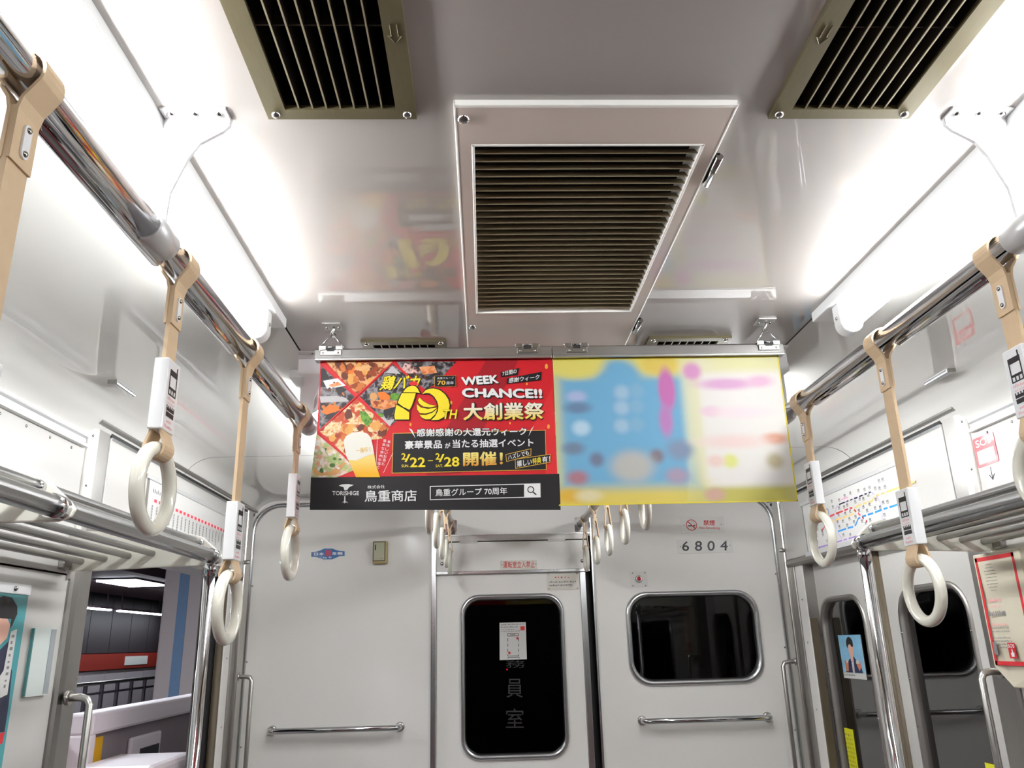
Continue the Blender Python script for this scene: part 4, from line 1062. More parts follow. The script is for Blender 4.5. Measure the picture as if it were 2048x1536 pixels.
# ---- left wall: advertising poster and empty acrylic holder
ap = thing('wall_poster', 'teal poster showing a dark haired person in dark clothes, under the rack', 'poster', FL.p(1.9, 1.32, 0.002))
mat('poster_teal', (70, 150, 156), 0.4, coat=0.4, var=0.15, scale=8); mat('poster_dark', (40, 42, 66), 0.4, coat=0.4, var=0.2, scale=12)
def lpx(a, b):
    p = PX(a/3.979, 1150+b/3.979, -W+0.003); return p.y, p.z
def lq(pts, m, nm, d): return q2(FL, [lpx(*p) for p in pts], d, m, ap, nm, 0.0003)
obj('sheet', plate(FL, 1.72, 2.018, 1.31, 1.690, 0.0005, 0.0015), 'poster_teal', ap)
obj('holder_strip', plate(FL, 1.70, 2.022, 1.688, 1.712, 0.0005, 0.004), 'plastic_white', ap, bevel=0.001)
obj('holder_stud', MB().dome(FL.p(*lpx(118, 108), 0.004), FL.n, 0.006, 0.006), 'screw_metal', ap)
lq([(-60, 560), (-20, 330), (60, 340), (85, 400), (60, 500), (0, 560)], 'skin_print', 'face_print', 0.0018)
lq([(-120, 300), (-40, 200), (30, 165), (100, 180), (140, 250), (140, 310), (100, 400), (80, 430), (95, 350), (20, 345), (-60, 330)], 'print_black', 'hair_print', 0.0021)
lq([(-150, 700), (0, 600), (80, 520), (60, 700), (100, 760), (70, 1050), (40, 1250), (-100, 1250)], 'poster_dark', 'clothes_print', 0.0017)
lq([(88, 450), (138, 430), (60, 950), (-10, 985), (-30, 850), (30, 760)], 'sign_white', 'title_band', 0.0024)
mb = MB()
for k in range(9): dashrow(FL, lpx(92-8*k, 500+50*k), lpx(122-8*k, 495+50*k), 0.007, 0.0028, 1, 0.8, k, mb)
tag(obj('title_print', mb, 'print_grey', ap), kind='stuff')
lq([(-20, 1270), (40, 1245), (20, 1340), (-20, 1360)], 'print_red', 'red_print', 0.0024)
ah = thing('acrylic_holder', 'small empty acrylic holder beside the teal poster', 'leaflet holder', FL.p(2.11, 1.457, 0.0))
mat('acrylic', (206, 216, 212), 0.12, coat=0.8, var=0.01); mat('acrylic_edge', (60, 120, 120), 0.15, coat=0.5); mat('acrylic_shade', (150, 156, 160), 0.15, coat=0.8)
obj('panel', plate(FL, 2.055, 2.163, 1.457, 1.615, 0.0, 0.008, 0.006), 'acrylic', ah)
obj('glass_edge', plate(FL, 2.0535, 2.0585, 1.459, 1.613, 0.002, 0.0085), 'acrylic_edge', ah)
obj('side_strip', plate(FL, 2.136, 2.160, 1.46, 1.612, 0.008, 0.009), 'acrylic_shade', ah)
# ================================================================== hanging posters
PYP = 1.652
FPO = Fr((0, PYP, 0), (1, 0, 0), (0, 0, 1), (0, -1, 0))
def hp(a, b): p = PY(600+a/3.572, 600+b/3.572, PYP); return p.x, p.z
def z2(a, b): p = PY(740+a/10.78, 720+b/10.78, PYP); return p.x, p.z
def hr(a, b): p = PY(1080+a/3.572, 600+b/3.572, PYP); return p.x, p.z
for s, nm in ((-1, 'food poster'), (1, 'pale blurred poster')):
    hd = thing('poster_holder', 'aluminium clamp bar hanging from the ceiling above the %s' % nm, 'poster holder', (s*0.26, PYP, 2.14), 'poster clamp bars')
    x0, x1 = sorted((s*0.001, s*0.515))
    pr = [(-0.011, 2.143), (-0.013, 2.147), (-0.010, 2.166), (-0.006, 2.170), (0.006, 2.170), (0.010, 2.166), (0.013, 2.147), (0.011, 2.143)]
    obj('clamp_bar', MB().prism([(x0, PYP+a, z) for a, z in pr], (x1-x0, 0, 0)), 'aluminium', hd)
    obj('bar_lip', MB().box(x0, x1, PYP-0.0145, PYP-0.010, 2.1405, 2.1455), 'aluminium', hd, bevel=0.0015)
    for xc in (s*0.481, s*0.054):
        y = PYP-0.0125
        mb = MB().box(xc-0.023, xc+0.023, y-0.0025, y, 2.152, 2.164)
        mb.box(xc-0.026, xc-0.010, y-0.003, y+0.006, 2.164, 2.174); mb.box(xc+0.010, xc+0.026, y-0.003, y+0.006, 2.164, 2.174)
        cl = obj('clip', mb, 'stainless', hd, bevel=0.001)
        obj('clip_slot', MB().box(xc-0.008, xc+0.008, y-0.003, y-0.0024, 2.161, 2.1685), 'rubber_black', cl)
        obj('clip_pin', MB().cyl((xc-0.028, y+0.001, 2.1715), (xc+0.028, y+0.001, 2.1715), 0.0022, 10), 'chrome', cl)
        for dx in (-0.016, 0.016): obj('clip_screw', MB().dome((xc+dx, y-0.0025, 2.157), (0, -1, 0), 0.0026, 0.0015, 10), 'screw_metal', cl)
    xc = s*0.481
    obj('wire_triangle', MB().tube([(xc-0.024, PYP-0.012, 2.172), (xc-0.004, PYP-0.004, 2.202), (xc, PYP-0.003, 2.205), (xc+0.004, PYP-0.004, 2.202), (xc+0.024, PYP-0.012, 2.172)], 0.0016, 8), 'chrome', hd)
    hk = obj('ceiling_hook', MB().tube([(xc+0.003, PYP-0.01, HC-0.002), (xc+0.003, PYP-0.009, HC-0.009), (xc-0.002, PYP-0.008, HC-0.018), (xc-0.003, PYP-0.002, HC-0.023), (xc, PYP+0.006, HC-0.020), (xc+0.003, PYP+0.009, HC-0.013)], 0.0028, 8), 'stainless', hd)
    obj('hook_plate', MB().box(xc-0.02, xc+0.02, PYP-0.03, PYP+0.012, HC-0.0035, HC), 'stainless', hk, bevel=0.001)
    for dx in (-0.013, 0.013): obj('hook_screw', MB().dome((xc+dx, PYP-0.004, HC-0.0035), (0, 0, -1), 0.004, 0.0025, 10), 'screw_metal', hk)

# ---- print materials (printed inks reflect about half of what bare paper would)
INK = 0.66
def ink(c): v = lin(c); return (v[0]*INK, v[1]*INK, v[2]*INK, 1)
def food_mat(name, cols, scale, seed):
    m = bpy.data.materials.new(name); m.use_nodes = True; nt = m.node_tree; b = nt.nodes['Principled BSDF']
    tc = nt.nodes.new('ShaderNodeTexCoord'); mp = nt.nodes.new('ShaderNodeMapping'); mp.inputs['Location'].default_value = (seed*3.1, seed*1.7, seed)
    vz = nt.nodes.new('ShaderNodeTexVoronoi'); vz.inputs['Scale'].default_value = scale
    nz = nt.nodes.new('ShaderNodeTexNoise'); nz.inputs['Scale'].default_value = scale*1.6; nz.inputs['Detail'].default_value = 5; nz.inputs['Distortion'].default_value = 1.2
    mx = nt.nodes.new('ShaderNodeMath'); mx.operation = 'MULTIPLY_ADD'; mx.inputs[1].default_value = 0.55
    r = nt.nodes.new('ShaderNodeValToRGB')
    e = r.color_ramp.elements
    while len(e) < len(cols): e.new(0.5)
    for k, c in enumerate(cols):
        e[k].position = 0.28+0.56*k/(len(cols)-1); e[k].color = ink(c)
    nt.links.new(tc.outputs['Object'], mp.inputs['Vector']); nt.links.new(mp.outputs[0], vz.inputs['Vector']); nt.links.new(mp.outputs[0], nz.inputs['Vector'])
    nt.links.new(vz.outputs['Distance'], mx.inputs[0]); nt.links.new(nz.outputs['Fac'], mx.inputs[2])
    nt.links.new(mx.outputs[0], r.inputs['Fac']); nt.links.new(r.outputs[0], b.inputs['Base Color'])
    b.inputs['Roughness'].default_value = 0.5; b.inputs['Specular IOR Level'].default_value = 0.25
    MATS[name] = m
food_mat('food_glazed', [(40, 14, 10), (110, 44, 22), (196, 92, 40), (150, 58, 24), (232, 178, 120)], 34, 1)
food_mat('food_fried', [(58, 22, 14), (176, 92, 40), (226, 168, 96), (244, 222, 176), (190, 70, 30)], 40, 2)
food_mat('food_dark', [(16, 14, 16), (36, 32, 34), (60, 54, 56), (150, 144, 146), (40, 36, 38)], 30, 3)
food_mat('food_meat', [(120, 50, 26), (190, 98, 54), (220, 130, 74), (236, 160, 110)], 60, 4)
food_mat('food_hotpot', [(206, 190, 160), (240, 232, 218), (246, 240, 232), (230, 196, 170), (170, 190, 120)], 44, 5)
food_mat('food_green', [(20, 60, 20), (50, 110, 34), (110, 160, 50)], 120, 6)
food_mat('food_pork', [(120, 60, 50), (220, 150, 140), (240, 200, 190), (90, 40, 30)], 46, 7)
def pm(name, rgb, var=0.03, scale=20):
    v = [255*((1.055*(x**(1/2.4))-0.055) if x > 0.0031308 else x*12.92) for x in ink(rgb)[:3]]
    return mat(name, v, 0.5, var=var, scale=scale, spec=0.25)
pm('p_red', (206, 24, 34), 0.06, 7); pm('p_darkred', (164, 20, 32)); pm('p_black', (24, 20, 22)); pm('p_yellow', (250, 226, 44), 0.06, 160)
pm('p_white', (246, 246, 244), 0.01); pm('p_gold', (236, 190, 70), 0.1, 60); pm('p_amber', (240, 190, 40), 0.1, 14); pm('p_foam', (240, 236, 224), 0.03); pm('p_tan', (214, 156, 96), 0.08, 40); pm('p_orange', (232, 120, 36), 0.1, 60); pm('p_grey', (196, 192, 192), 0.08, 14); pm('p_lightning', (220, 40, 44), 0.04)
pm('p_spark', (250, 170, 70))
def grad_mat(name, c0, c1, z0, z1):
    m = bpy.data.materials.new(name); m.use_nodes = True; nt = m.node_tree; b = nt.nodes['Principled BSDF']
    tc = nt.nodes.new('ShaderNodeTexCoord'); sp = nt.nodes.new('ShaderNodeSeparateXYZ'); mr_ = nt.nodes.new('ShaderNodeMapRange'); r = nt.nodes.new('ShaderNodeValToRGB')
    mr_.inputs[1].default_value = z0; mr_.inputs[2].default_value = z1
    r.color_ramp.elements[0].color = ink(c0); r.color_ramp.elements[1].color = ink(c1)
    nt.links.new(tc.outputs['Object'], sp.inputs[0]); nt.links.new(sp.outputs[2], mr_.inputs[0]); nt.links.new(mr_.outputs[0], r.inputs[0]); nt.links.new(r.outputs[0], b.inputs['Base Color'])
    b.inputs['Roughness'].default_value = 0.5; b.inputs['Specular IOR Level'].default_value = 0.25
    MATS[name] = m
grad_mat('p_festival', (248, 210, 30), (250, 246, 226), hp(1450, 860)[1], hp(1450, 760)[1])
grad_mat('p_open', (214, 140, 30), (250, 232, 130), hp(1300, 1185)[1], hp(1300, 1105)[1])
grad_mat('p_beer', (236, 176, 20), (246, 226, 140), hp(450, 1240)[1], hp(450, 1090)[1])

po = thing('food_poster', 'red hanging poster with food pictures, yellow 70th emblem and white WEEK CHANCE!! lettering', 'poster', (-0.252, PYP, 1.82))
LAY = 0.0004
def L(pts, m, nm, k, f=hp, parent=None):
    return q2(FPO, [f(*p) for p in pts], LAY*k, m, parent or po, nm, 0.00025)
def T(body, A, B, Dv, m, k, f=hp, nm='lettering', **kw):
    return words(body, FPO.p(*f(*A), LAY*k+0.0003), FPO.p(*f(*B), LAY*k+0.0003), FPO.p(*f(*Dv), LAY*k+0.0003), m, po, nm, **kw)
obj('sheet', plate(FPO, -0.505, 0.0005, 1.8205, 2.150, -0.0004, 0.0), 'p_red', po)
L([(78, 1268), (1852, 1242), (1862, 1500), (70, 1500)], 'p_black', 'black_band', 0)
L([(1000, 1000), (1330, 430), (1560, 430), (1150, 1240), (900, 1252)], 'p_darkred', 'red_ray', 0)
L([(1640, 940), (1806, 620), (1822, 900), (1838, 1242), (1760, 1244)], 'p_lightning', 'red_ray', 0)
# food pictures
L([(185, 440), (662, 440), (405, 684)], 'food_glazed', 'food_picture', 1)
L([(150, 470), (392, 694), (140, 930)], 'food_dark', 'food_picture', 1)
L([(662, 458), (742, 528), (850, 610), (820, 700), (720, 840), (640, 905), (425, 690)], 'food_dark', 'food_picture', 1)
L([(690, 440), (1118, 440), (970, 600), (900, 640), (840, 600), (742, 520)], 'food_dark', 'food_picture', 1)
L([(405, 708), (640, 918), (600, 990), (500, 1000), (400, 1180), (140, 938)], 'food_fried', 'food_picture', 1)
L([(118, 955), (300, 1108), (400, 1210), (260, 1268), (78, 1268)], 'food_hotpot', 'food_picture', 1)
L([(165, 578), (285, 558), (330, 612), (196, 638)], 'p_white', 'white_dish', 2)
L([(205, 610), (270, 585), (300, 608), (230, 625)], 'food_meat', 'dish_food', 3)
L([(150, 800), (210, 745), (300, 765), (310, 780), (190, 820)], 'p_orange', 'fried_food', 2)
L([(140, 690), (260, 685), (330, 700), (350, 725), (150, 735)], 'p_grey', 'plate_rim', 2)
L([(612, 520), (662, 470), (720, 530)], 'p_grey', 'table_corner', 2)
L([(100, 1190), (130, 1225), (220, 1225), (310, 1160), (330, 1165), (260, 1250), (140, 1255), (95, 1235)], 'p_tan', 'bowl_rim', 2)
L([(300, 520), (345, 478), (400, 468), (380, 530)], 'p_orange', 'carrot', 2)
def ell(cx, cy, rx, ry, n=18): return [(cx+rx*math.cos(2*math.pi*k/n), cy+ry*math.sin(2*math.pi*k/n)) for k in range(n)]
L(ell(525, 690, 27, 28), 'p_tan', 'egg', 2)
L([(552, 660), (600, 655), (650, 690), (640, 715), (570, 712)], 'p_orange', 'carrot', 2)
L(ell(680, 692, 38, 27), 'food_green', 'broccoli', 2)
L([(502, 720), (590, 715), (700, 722), (690, 760), (600, 785), (520, 770)], 'food_meat', 'sliced_chicken', 2)
L([(725, 500), (750, 450), (800, 470), (840, 490), (860, 520), (760, 528)], 'food_pork', 'raw_pork', 2)
L([(850, 480), (960, 470), (980, 520), (880, 535)], 'food_meat', 'grilled_meat', 2)
L([(425, 790), (470, 800), (520, 860), (480, 910), (440, 860)], 'food_green', 'herb', 2)
L([(550, 820), (590, 812), (620, 860), (680, 850), (640, 902), (610, 890)], 'p_grey', 'side_dish', 2)
L([(555, 815), (590, 808), (600, 835), (565, 840)], 'food_green', 'herb', 3)
for a, b, w in (((160, 455), (420, 690), 9), ((420, 690), (645, 915), 9), ((665, 446), (405, 688), 9), ((405, 688), (135, 940), 8), ((668, 448), (850, 608), 8), ((135, 940), (400, 1200), 8)):
    mb = MB(); bar2(FPO, hp(*a), hp(*b), w*0.00031, LAY*5, mb); obj('divider_line', mb, 'p_lightning', po)
# bite sized pieces on the pictures
def inside(p, poly):
    c = False; n = len(poly)
    for i in range(n):
        x0, y0 = poly[i]; x1, y1 = poly[i-1]
        if (y0 > p[1]) != (y1 > p[1]) and p[0] < (x1-x0)*(p[1]-y0)/(y1-y0)+x0: c = not c
    return c
def pieces(poly, n, mats, r0, r1, seed, k=2):
    rnd = random.Random(seed); out = {m: MB() for m in mats}
    xs_ = [p[0] for p in poly]; ys_ = [p[1] for p in poly]; i = 0; tries = 0
    while i < n and tries < 4000:
        tries += 1
        c = (rnd.uniform(min(xs_), max(xs_)), rnd.uniform(min(ys_), max(ys_)))
        r = rnd.uniform(r0, r1); a0 = rnd.random()*6.28; st_ = rnd.uniform(0.5, 0.9); rot_ = rnd.random()*3.14
        pts = []
        for j in range(9):
            t_ = a0+2*math.pi*j/9; rr = r*rnd.uniform(0.75, 1.1); x = rr*math.cos(t_); y = rr*math.sin(t_)*st_
            pts.append((c[0]+x*math.cos(rot_)-y*math.sin(rot_), c[1]+x*math.sin(rot_)+y*math.cos(rot_)))
        if not all(inside(p, poly) for p in pts): continue
        m = mats[i % len(mats)]
        out[m].add([FPO.p(*hp(*p), LAY*k+0.00003*i) for p in pts], [tuple(range(9))]); i += 1
    for m in out:
        if out[m].v: tag(obj('food_pieces', out[m], m, po), kind='stuff')
pm('f_brown', (150, 66, 28), 0.3, 90); pm('f_caramel', (206, 116, 50), 0.3, 90); pm('f_cream', (240, 214, 168), 0.15, 90); pm('f_char', (104, 46, 24), 0.3, 90); pm('f_golden', (228, 164, 84), 0.25, 90); pm('f_leaf', (70, 110, 40), 0.3, 120); pm('f_pale', (244, 236, 224), 0.08, 90); pm('f_shrimp', (232, 170, 140), 0.2, 90); pm('f_steel', (120, 116, 118), 0.3, 60)
pieces([(185, 440), (662, 440), (405, 684)], 35, ['f_char', 'f_brown', 'f_caramel', 'f_brown', 'f_golden'], 16, 42, 1)
pieces([(405, 708), (640, 918), (600, 990), (500, 1000), (400, 1180), (140, 938)], 36, ['f_brown', 'f_golden', 'f_caramel', 'f_cream', 'f_char', 'f_golden'], 16, 44, 2)
pieces([(118, 955), (300, 1108), (400, 1210), (260, 1268), (78, 1268)], 26, ['f_pale', 'f_cream', 'f_shrimp', 'f_pale', 'f_leaf'], 8, 24, 3, 3)
pieces([(502, 720), (590, 712), (700, 722), (690, 760), (600, 785), (520, 770)], 16, ['f_caramel', 'f_brown', 'f_golden'], 10, 22, 4, 3)
pieces([(690, 440), (1118, 440), (970, 600), (900, 640), (840, 600), (742, 520)], 14, ['f_steel', 'f_char', 'f_steel', 'f_brown'], 6, 20, 5)
pieces([(150, 470), (392, 694), (140, 930)], 22, ['f_char', 'f_steel', 'f_caramel'], 6, 20, 6, 2)
# beer glass
gl_ = L([(312, 1010), (330, 975), (372, 950), (430, 942), (480, 955), (508, 985), (522, 1050), (545, 1180), (574, 1268), (402, 1268), (372, 1200), (330, 1110)], 'p_beer', 'beer_glass', 6)
L([(312, 1010), (330, 975), (372, 950), (430, 942), (480, 955), (508, 985), (522, 1050), (530, 1100), (470, 1120), (400, 1150), (345, 1145), (330, 1110)], 'p_foam', 'beer_foam', 7)
T('一番搾り', (402, 1096), (512, 1086), (400, 1060), 'p_gold', 8)
# vertical slogan
for k, ch in enumerate('美味しいお酒と'): T(ch, (626-7*k, 1025+26*k), (648-7*k, 1025+26*k), (626-7*k, 1004+26*k), 'p_white', 4, nm='slogan_character')
for k, ch in enumerate('最高な鶏肉料理で'): T(ch, (596-7*k, 1018+27*k), (618-7*k, 1018+27*k), (596-7*k, 997+27*k), 'p_white', 4, nm='slogan_character')
for a, b in (((553, 995), (545, 1180)), ((680, 1060), (597, 1235))):
    mb = MB(); bar2(FPO, hp(*a), hp(*b), 0.0008, LAY*4, mb); obj('slogan_line', mb, 'p_white', po)
# emblem
def outlined(pts, m, nm, k, f=z2, g=19):
    c = Vector((sum(p[0] for p in pts)/len(pts), sum(p[1] for p in pts)/len(pts)))
    n = len(pts); area = sum(pts[i][0]*pts[(i+1) % n][1]-pts[(i+1) % n][0]*pts[i][1] for i in range(n)); sg = 1 if area > 0 else -1
    o = []
    for i in range(n):
        a = Vector(pts[i-1]); b = Vector(pts[i]); d = Vector(pts[(i+1) % n])
        n1 = Vector(((b-a).y, -(b-a).x)).normalized()*sg; n2 = Vector(((d-b).y, -(d-b).x)).normalized()*sg
        o.append(tuple(b+(n1+n2).normalized()*g*1.3))
    L(o, 'p_black', nm+'_outline', k, f); L(pts, m, nm, k+1, f)
T('鶏バカ', (560, 652), (838, 645), (603, 538), 'p_black', 4, nm='slogan_outline', bold=0.06)
T('鶏バカ', (565, 648), (834, 641), (606, 543), 'p_yellow', 5, nm='slogan', bold=0.025)
outlined([(690, 725), (990, 725), (960, 830), (900, 1000), (855, 1080), (720, 1020), (600, 930), (640, 830)], 'p_yellow', 'numeral_seven_stem', 6)
outlined([(570, 970), (720, 1050), (850, 1140), (845, 1290), (540, 1290), (530, 1200)], 'p_yellow', 'numeral_seven_foot', 6)
outlined([(715, 705), (760, 640), (820, 590), (900, 565), (980, 575), (1025, 620), (1060, 690), (1080, 720), (1010, 710)], 'p_yellow', 'numeral_seven_head', 6)
L(ell(940, 520, 90, 46), 'p_lightning', 'red_comb', 9, z2)
outlined([(1130, 740), (1200, 660), (1290, 630), (1370, 622), (1500, 655), (1620, 750), (1690, 860), (1718, 980), (1700, 1100), (1620, 1220), (1480, 1298), (1320, 1304), (1410, 1215), (1465, 1110), (1478, 1000), (1450, 900), (1380, 790), (1290, 725), (1200, 722)], 'p_yellow', 'numeral_zero_arc', 6)
outlined([(1070, 820), (1150, 900), (1280, 970), (1440, 1000), (1300, 1035), (1150, 1015), (1065, 950), (1035, 880)], 'p_yellow', 'numeral_zero_feather', 8, g=9)
outlined([(1010, 960), (1100, 1035), (1250, 1065), (1450, 1035), (1340, 1125), (1200, 1165), (1080, 1155), (1020, 1080)], 'p_yellow', 'numeral_zero_feather', 8, g=9)
outlined([(1070, 1190), (1220, 1192), (1350, 1145), (1450, 1065), (1410, 1180), (1300, 1285), (1200, 1290), (1120, 1250)], 'p_yellow', 'numeral_zero_feather', 8, g=9)
T('TH', (1545, 1292), (1860, 1290), (1580, 1075), 'p_black', 10, z2, bold=0.05); T('TH', (1550, 1285), (1855, 1283), (1585, 1080), 'p_yellow', 11, z2, bold=0.022)
L([(1393, 583), (1853, 578), (1853, 340), (1396, 350)], 'p_gold', 'anniversary_border', 6, z2)
L([(1400, 578), (1847, 573), (1847, 346), (1402, 355)], 'p_black', 'anniversary_box', 7, z2)
T('鳥重グループ', (1450, 428), (1808, 415), (1450, 385), 'p_white', 8, z2); T('70', (1450, 550), (1630, 545), (1450, 458), 'p_gold', 8, z2, bold=0.022); T('周年', (1645, 540), (1805, 535), (1645, 475), 'p_white', 8, z2)
# headline
T('WEEK', (1163, 620), (1426, 603), (1156, 560), 'p_black', 4, nm='headline_shadow', bold=0.05); T('WEEK', (1158, 614), (1422, 597), (1150, 553), 'p_white', 5, nm='headline', bold=0.045)
T('CHANCE!!', (1164, 705), (1738, 712), (1160, 640), 'p_black', 4, nm='headline_shadow', bold=0.05); T('CHANCE!!', (1158, 698), (1733, 705), (1155, 630), 'p_white', 5, nm='headline', bold=0.045)
L([(1432, 518), (1566, 487), (1556, 538), (1436, 552)], 'p_black', 'headline_tag', 4); T('7日間の', (1446, 546), (1548, 526), (1446, 514), 'p_white', 5, bold=0.016)
L([(1480, 562), (1727, 514), (1722, 574), (1476, 602)], 'p_black', 'headline_tag', 4); T('感謝ウィーク', (1490, 596), (1710, 568), (1492, 560), 'p_white', 5, bold=0.016)
T('大創業祭', (1172, 870), (1752, 864), (1172, 735), 'p_black', 4, nm='headline_shadow', bold=0.05); T('大創業祭', (1166, 862), (1745, 856), (1166, 738), 'p_festival', 5, nm='headline', bold=0.028)
for a, b, r in ((790, 890, 10), (1760, 475, 16), (1775, 905, 14), (1080, 735, 12), (1620, 600, 9), (1500, 880, 8)):
    L(ell(a, b, r*0.7, r*1.2, 10), 'p_spark', 'spark', 2)
# event box
L([(664, 952), (1754, 930), (1762, 1214), (656, 1240)], 'p_gold', 'box_border', 3)
L([(668, 956), (1750, 934), (1757, 1210), (661, 1235)], 'p_black', 'box_field', 4)
T('感謝感謝の大還元ウィーク', (832, 982), (1624, 972), (830, 917), 'p_black', 5, nm='event_shadow', bold=0.05); T('感謝感謝の大還元ウィーク', (835, 978), (1620, 968), (833, 922), 'p_white', 6, nm='event_text', bold=0.022)
L([(778, 918), (802, 930), (826, 990)], 'p_white', 'slash_mark', 6); L([(1672, 902), (1650, 925), (1632, 975)], 'p_white', 'slash_mark', 6)
T('豪華景品', (750, 1068), (1015, 1062), (750, 1008), 'p_white', 6, nm='event_text', bold=0.022); T('が', (1035, 1062), (1075, 1061), (1035, 1022), 'p_white', 6, nm='event_text', bold=0.022); T('当たる抽選イベント', (1090, 1060), (1668, 1050), (1090, 1000), 'p_white', 6, nm='event_text', bold=0.022)
for bd_, ws, wd in (('22', 'SUN.', 0), ('28', 'SAT.', 243)):
    T('2', (725+wd, 1143), (757+wd, 1142), (725+wd, 1097), 'p_yellow', 6, nm='date', bold=0.022); T('/', (748+wd, 1160), (790+wd, 1160), (748+wd, 1102), 'p_yellow', 6, nm='date', bold=0.016)
    T(bd_, (786+wd, 1197-wd*0.015), (896+wd, 1195-wd*0.015), (786+wd, 1127-wd*0.01), 'p_yellow', 6, nm='date', bold=0.022); T(ws, (726+wd, 1197), (779+wd, 1196), (726+wd, 1178), 'p_yellow', 6, nm='date', bold=0.01)
mb = MB(); bar2(FPO, hp(915, 1150), hp(950, 1149), 0.0016, LAY*6, mb); obj('date_dash', mb, 'p_yellow', po)
T('開催！', (1165, 1190), (1450, 1184), (1165, 1088), 'p_open', 6, nm='date', bold=0.028)
L([(1468, 1104), (1652, 1062), (1651, 1112), (1474, 1158)], 'p_gold', 'prize_border', 5); L([(1472, 1107), (1648, 1067), (1647, 1109), (1478, 1153)], 'p_black', 'prize_tag', 6); T('ハズレでも', (1486, 1145), (1636, 1108), (1484, 1110), 'p_white', 7, bold=0.016)
L([(1535, 1138), (1789, 1103), (1787, 1163), (1538, 1208)], 'p_gold', 'prize_border', 7); L([(1539, 1142), (1785, 1107), (1783, 1159), (1542, 1203)], 'p_black', 'prize_tag', 8); T('嬉しい', (1550, 1196), (1655, 1180), (1550, 1150), 'p_white', 9, bold=0.016); T('特典', (1660, 1178), (1722, 1168), (1660, 1133), 'p_yellow', 9, bold=0.016); T('有！', (1728, 1166), (1785, 1156), (1728, 1124), 'p_white', 9, bold=0.016)
# footer
T('TORISHIGE', (232, 1396), (422, 1396), (232, 1366), 'p_white', 3, nm='company_name', bold=0.016)
L([(278, 1328), (300, 1318), (345, 1316), (384, 1322), (352, 1338), (338, 1358), (318, 1360), (312, 1338)], 'p_white', 'company_emblem', 3)
L([(318, 1400), (324, 1400), (325, 1436), (345, 1450), (326, 1445), (318, 1455), (316, 1444), (302, 1450), (316, 1436)], 'p_white', 'company_emblem', 3)
T('株式会社', (483, 1350), (607, 1346), (483, 1326), 'p_white', 3, nm='company_name'); T('鳥重商店', (462, 1444), (835, 1438), (462, 1362), 'p_white', 3, nm='company_name', bold=0.01)
L([(928, 1330), (1717, 1310), (1719, 1410), (928, 1430)], 'p_white', 'search_border', 2); L([(934, 1336), (1600, 1319), (1600, 1407), (934, 1424)], 'p_black', 'search_field', 3)
T('鳥重グループ 70周年', (968, 1404), (1480, 1390), (968, 1352), 'p_white', 4, nm='search_text', bold=0.01)
mb = MB(); vs = []; n = 24
for k in range(n):
    for rr in (24, 18):
        vs.append(FPO.p(*hp(1648+rr*math.cos(2*math.pi*k/n), 1355+rr*math.sin(2*math.pi*k/n)), LAY*4))
mb.add(vs, [(2*k, 2*k+1, (2*k+3) % (2*n), (2*k+2) % (2*n)) for k in range(n)]); bar2(FPO, hp(1665, 1372), hp(1688, 1393), 0.0024, LAY*4, mb)
obj('magnifier', mb, 'p_black', po)

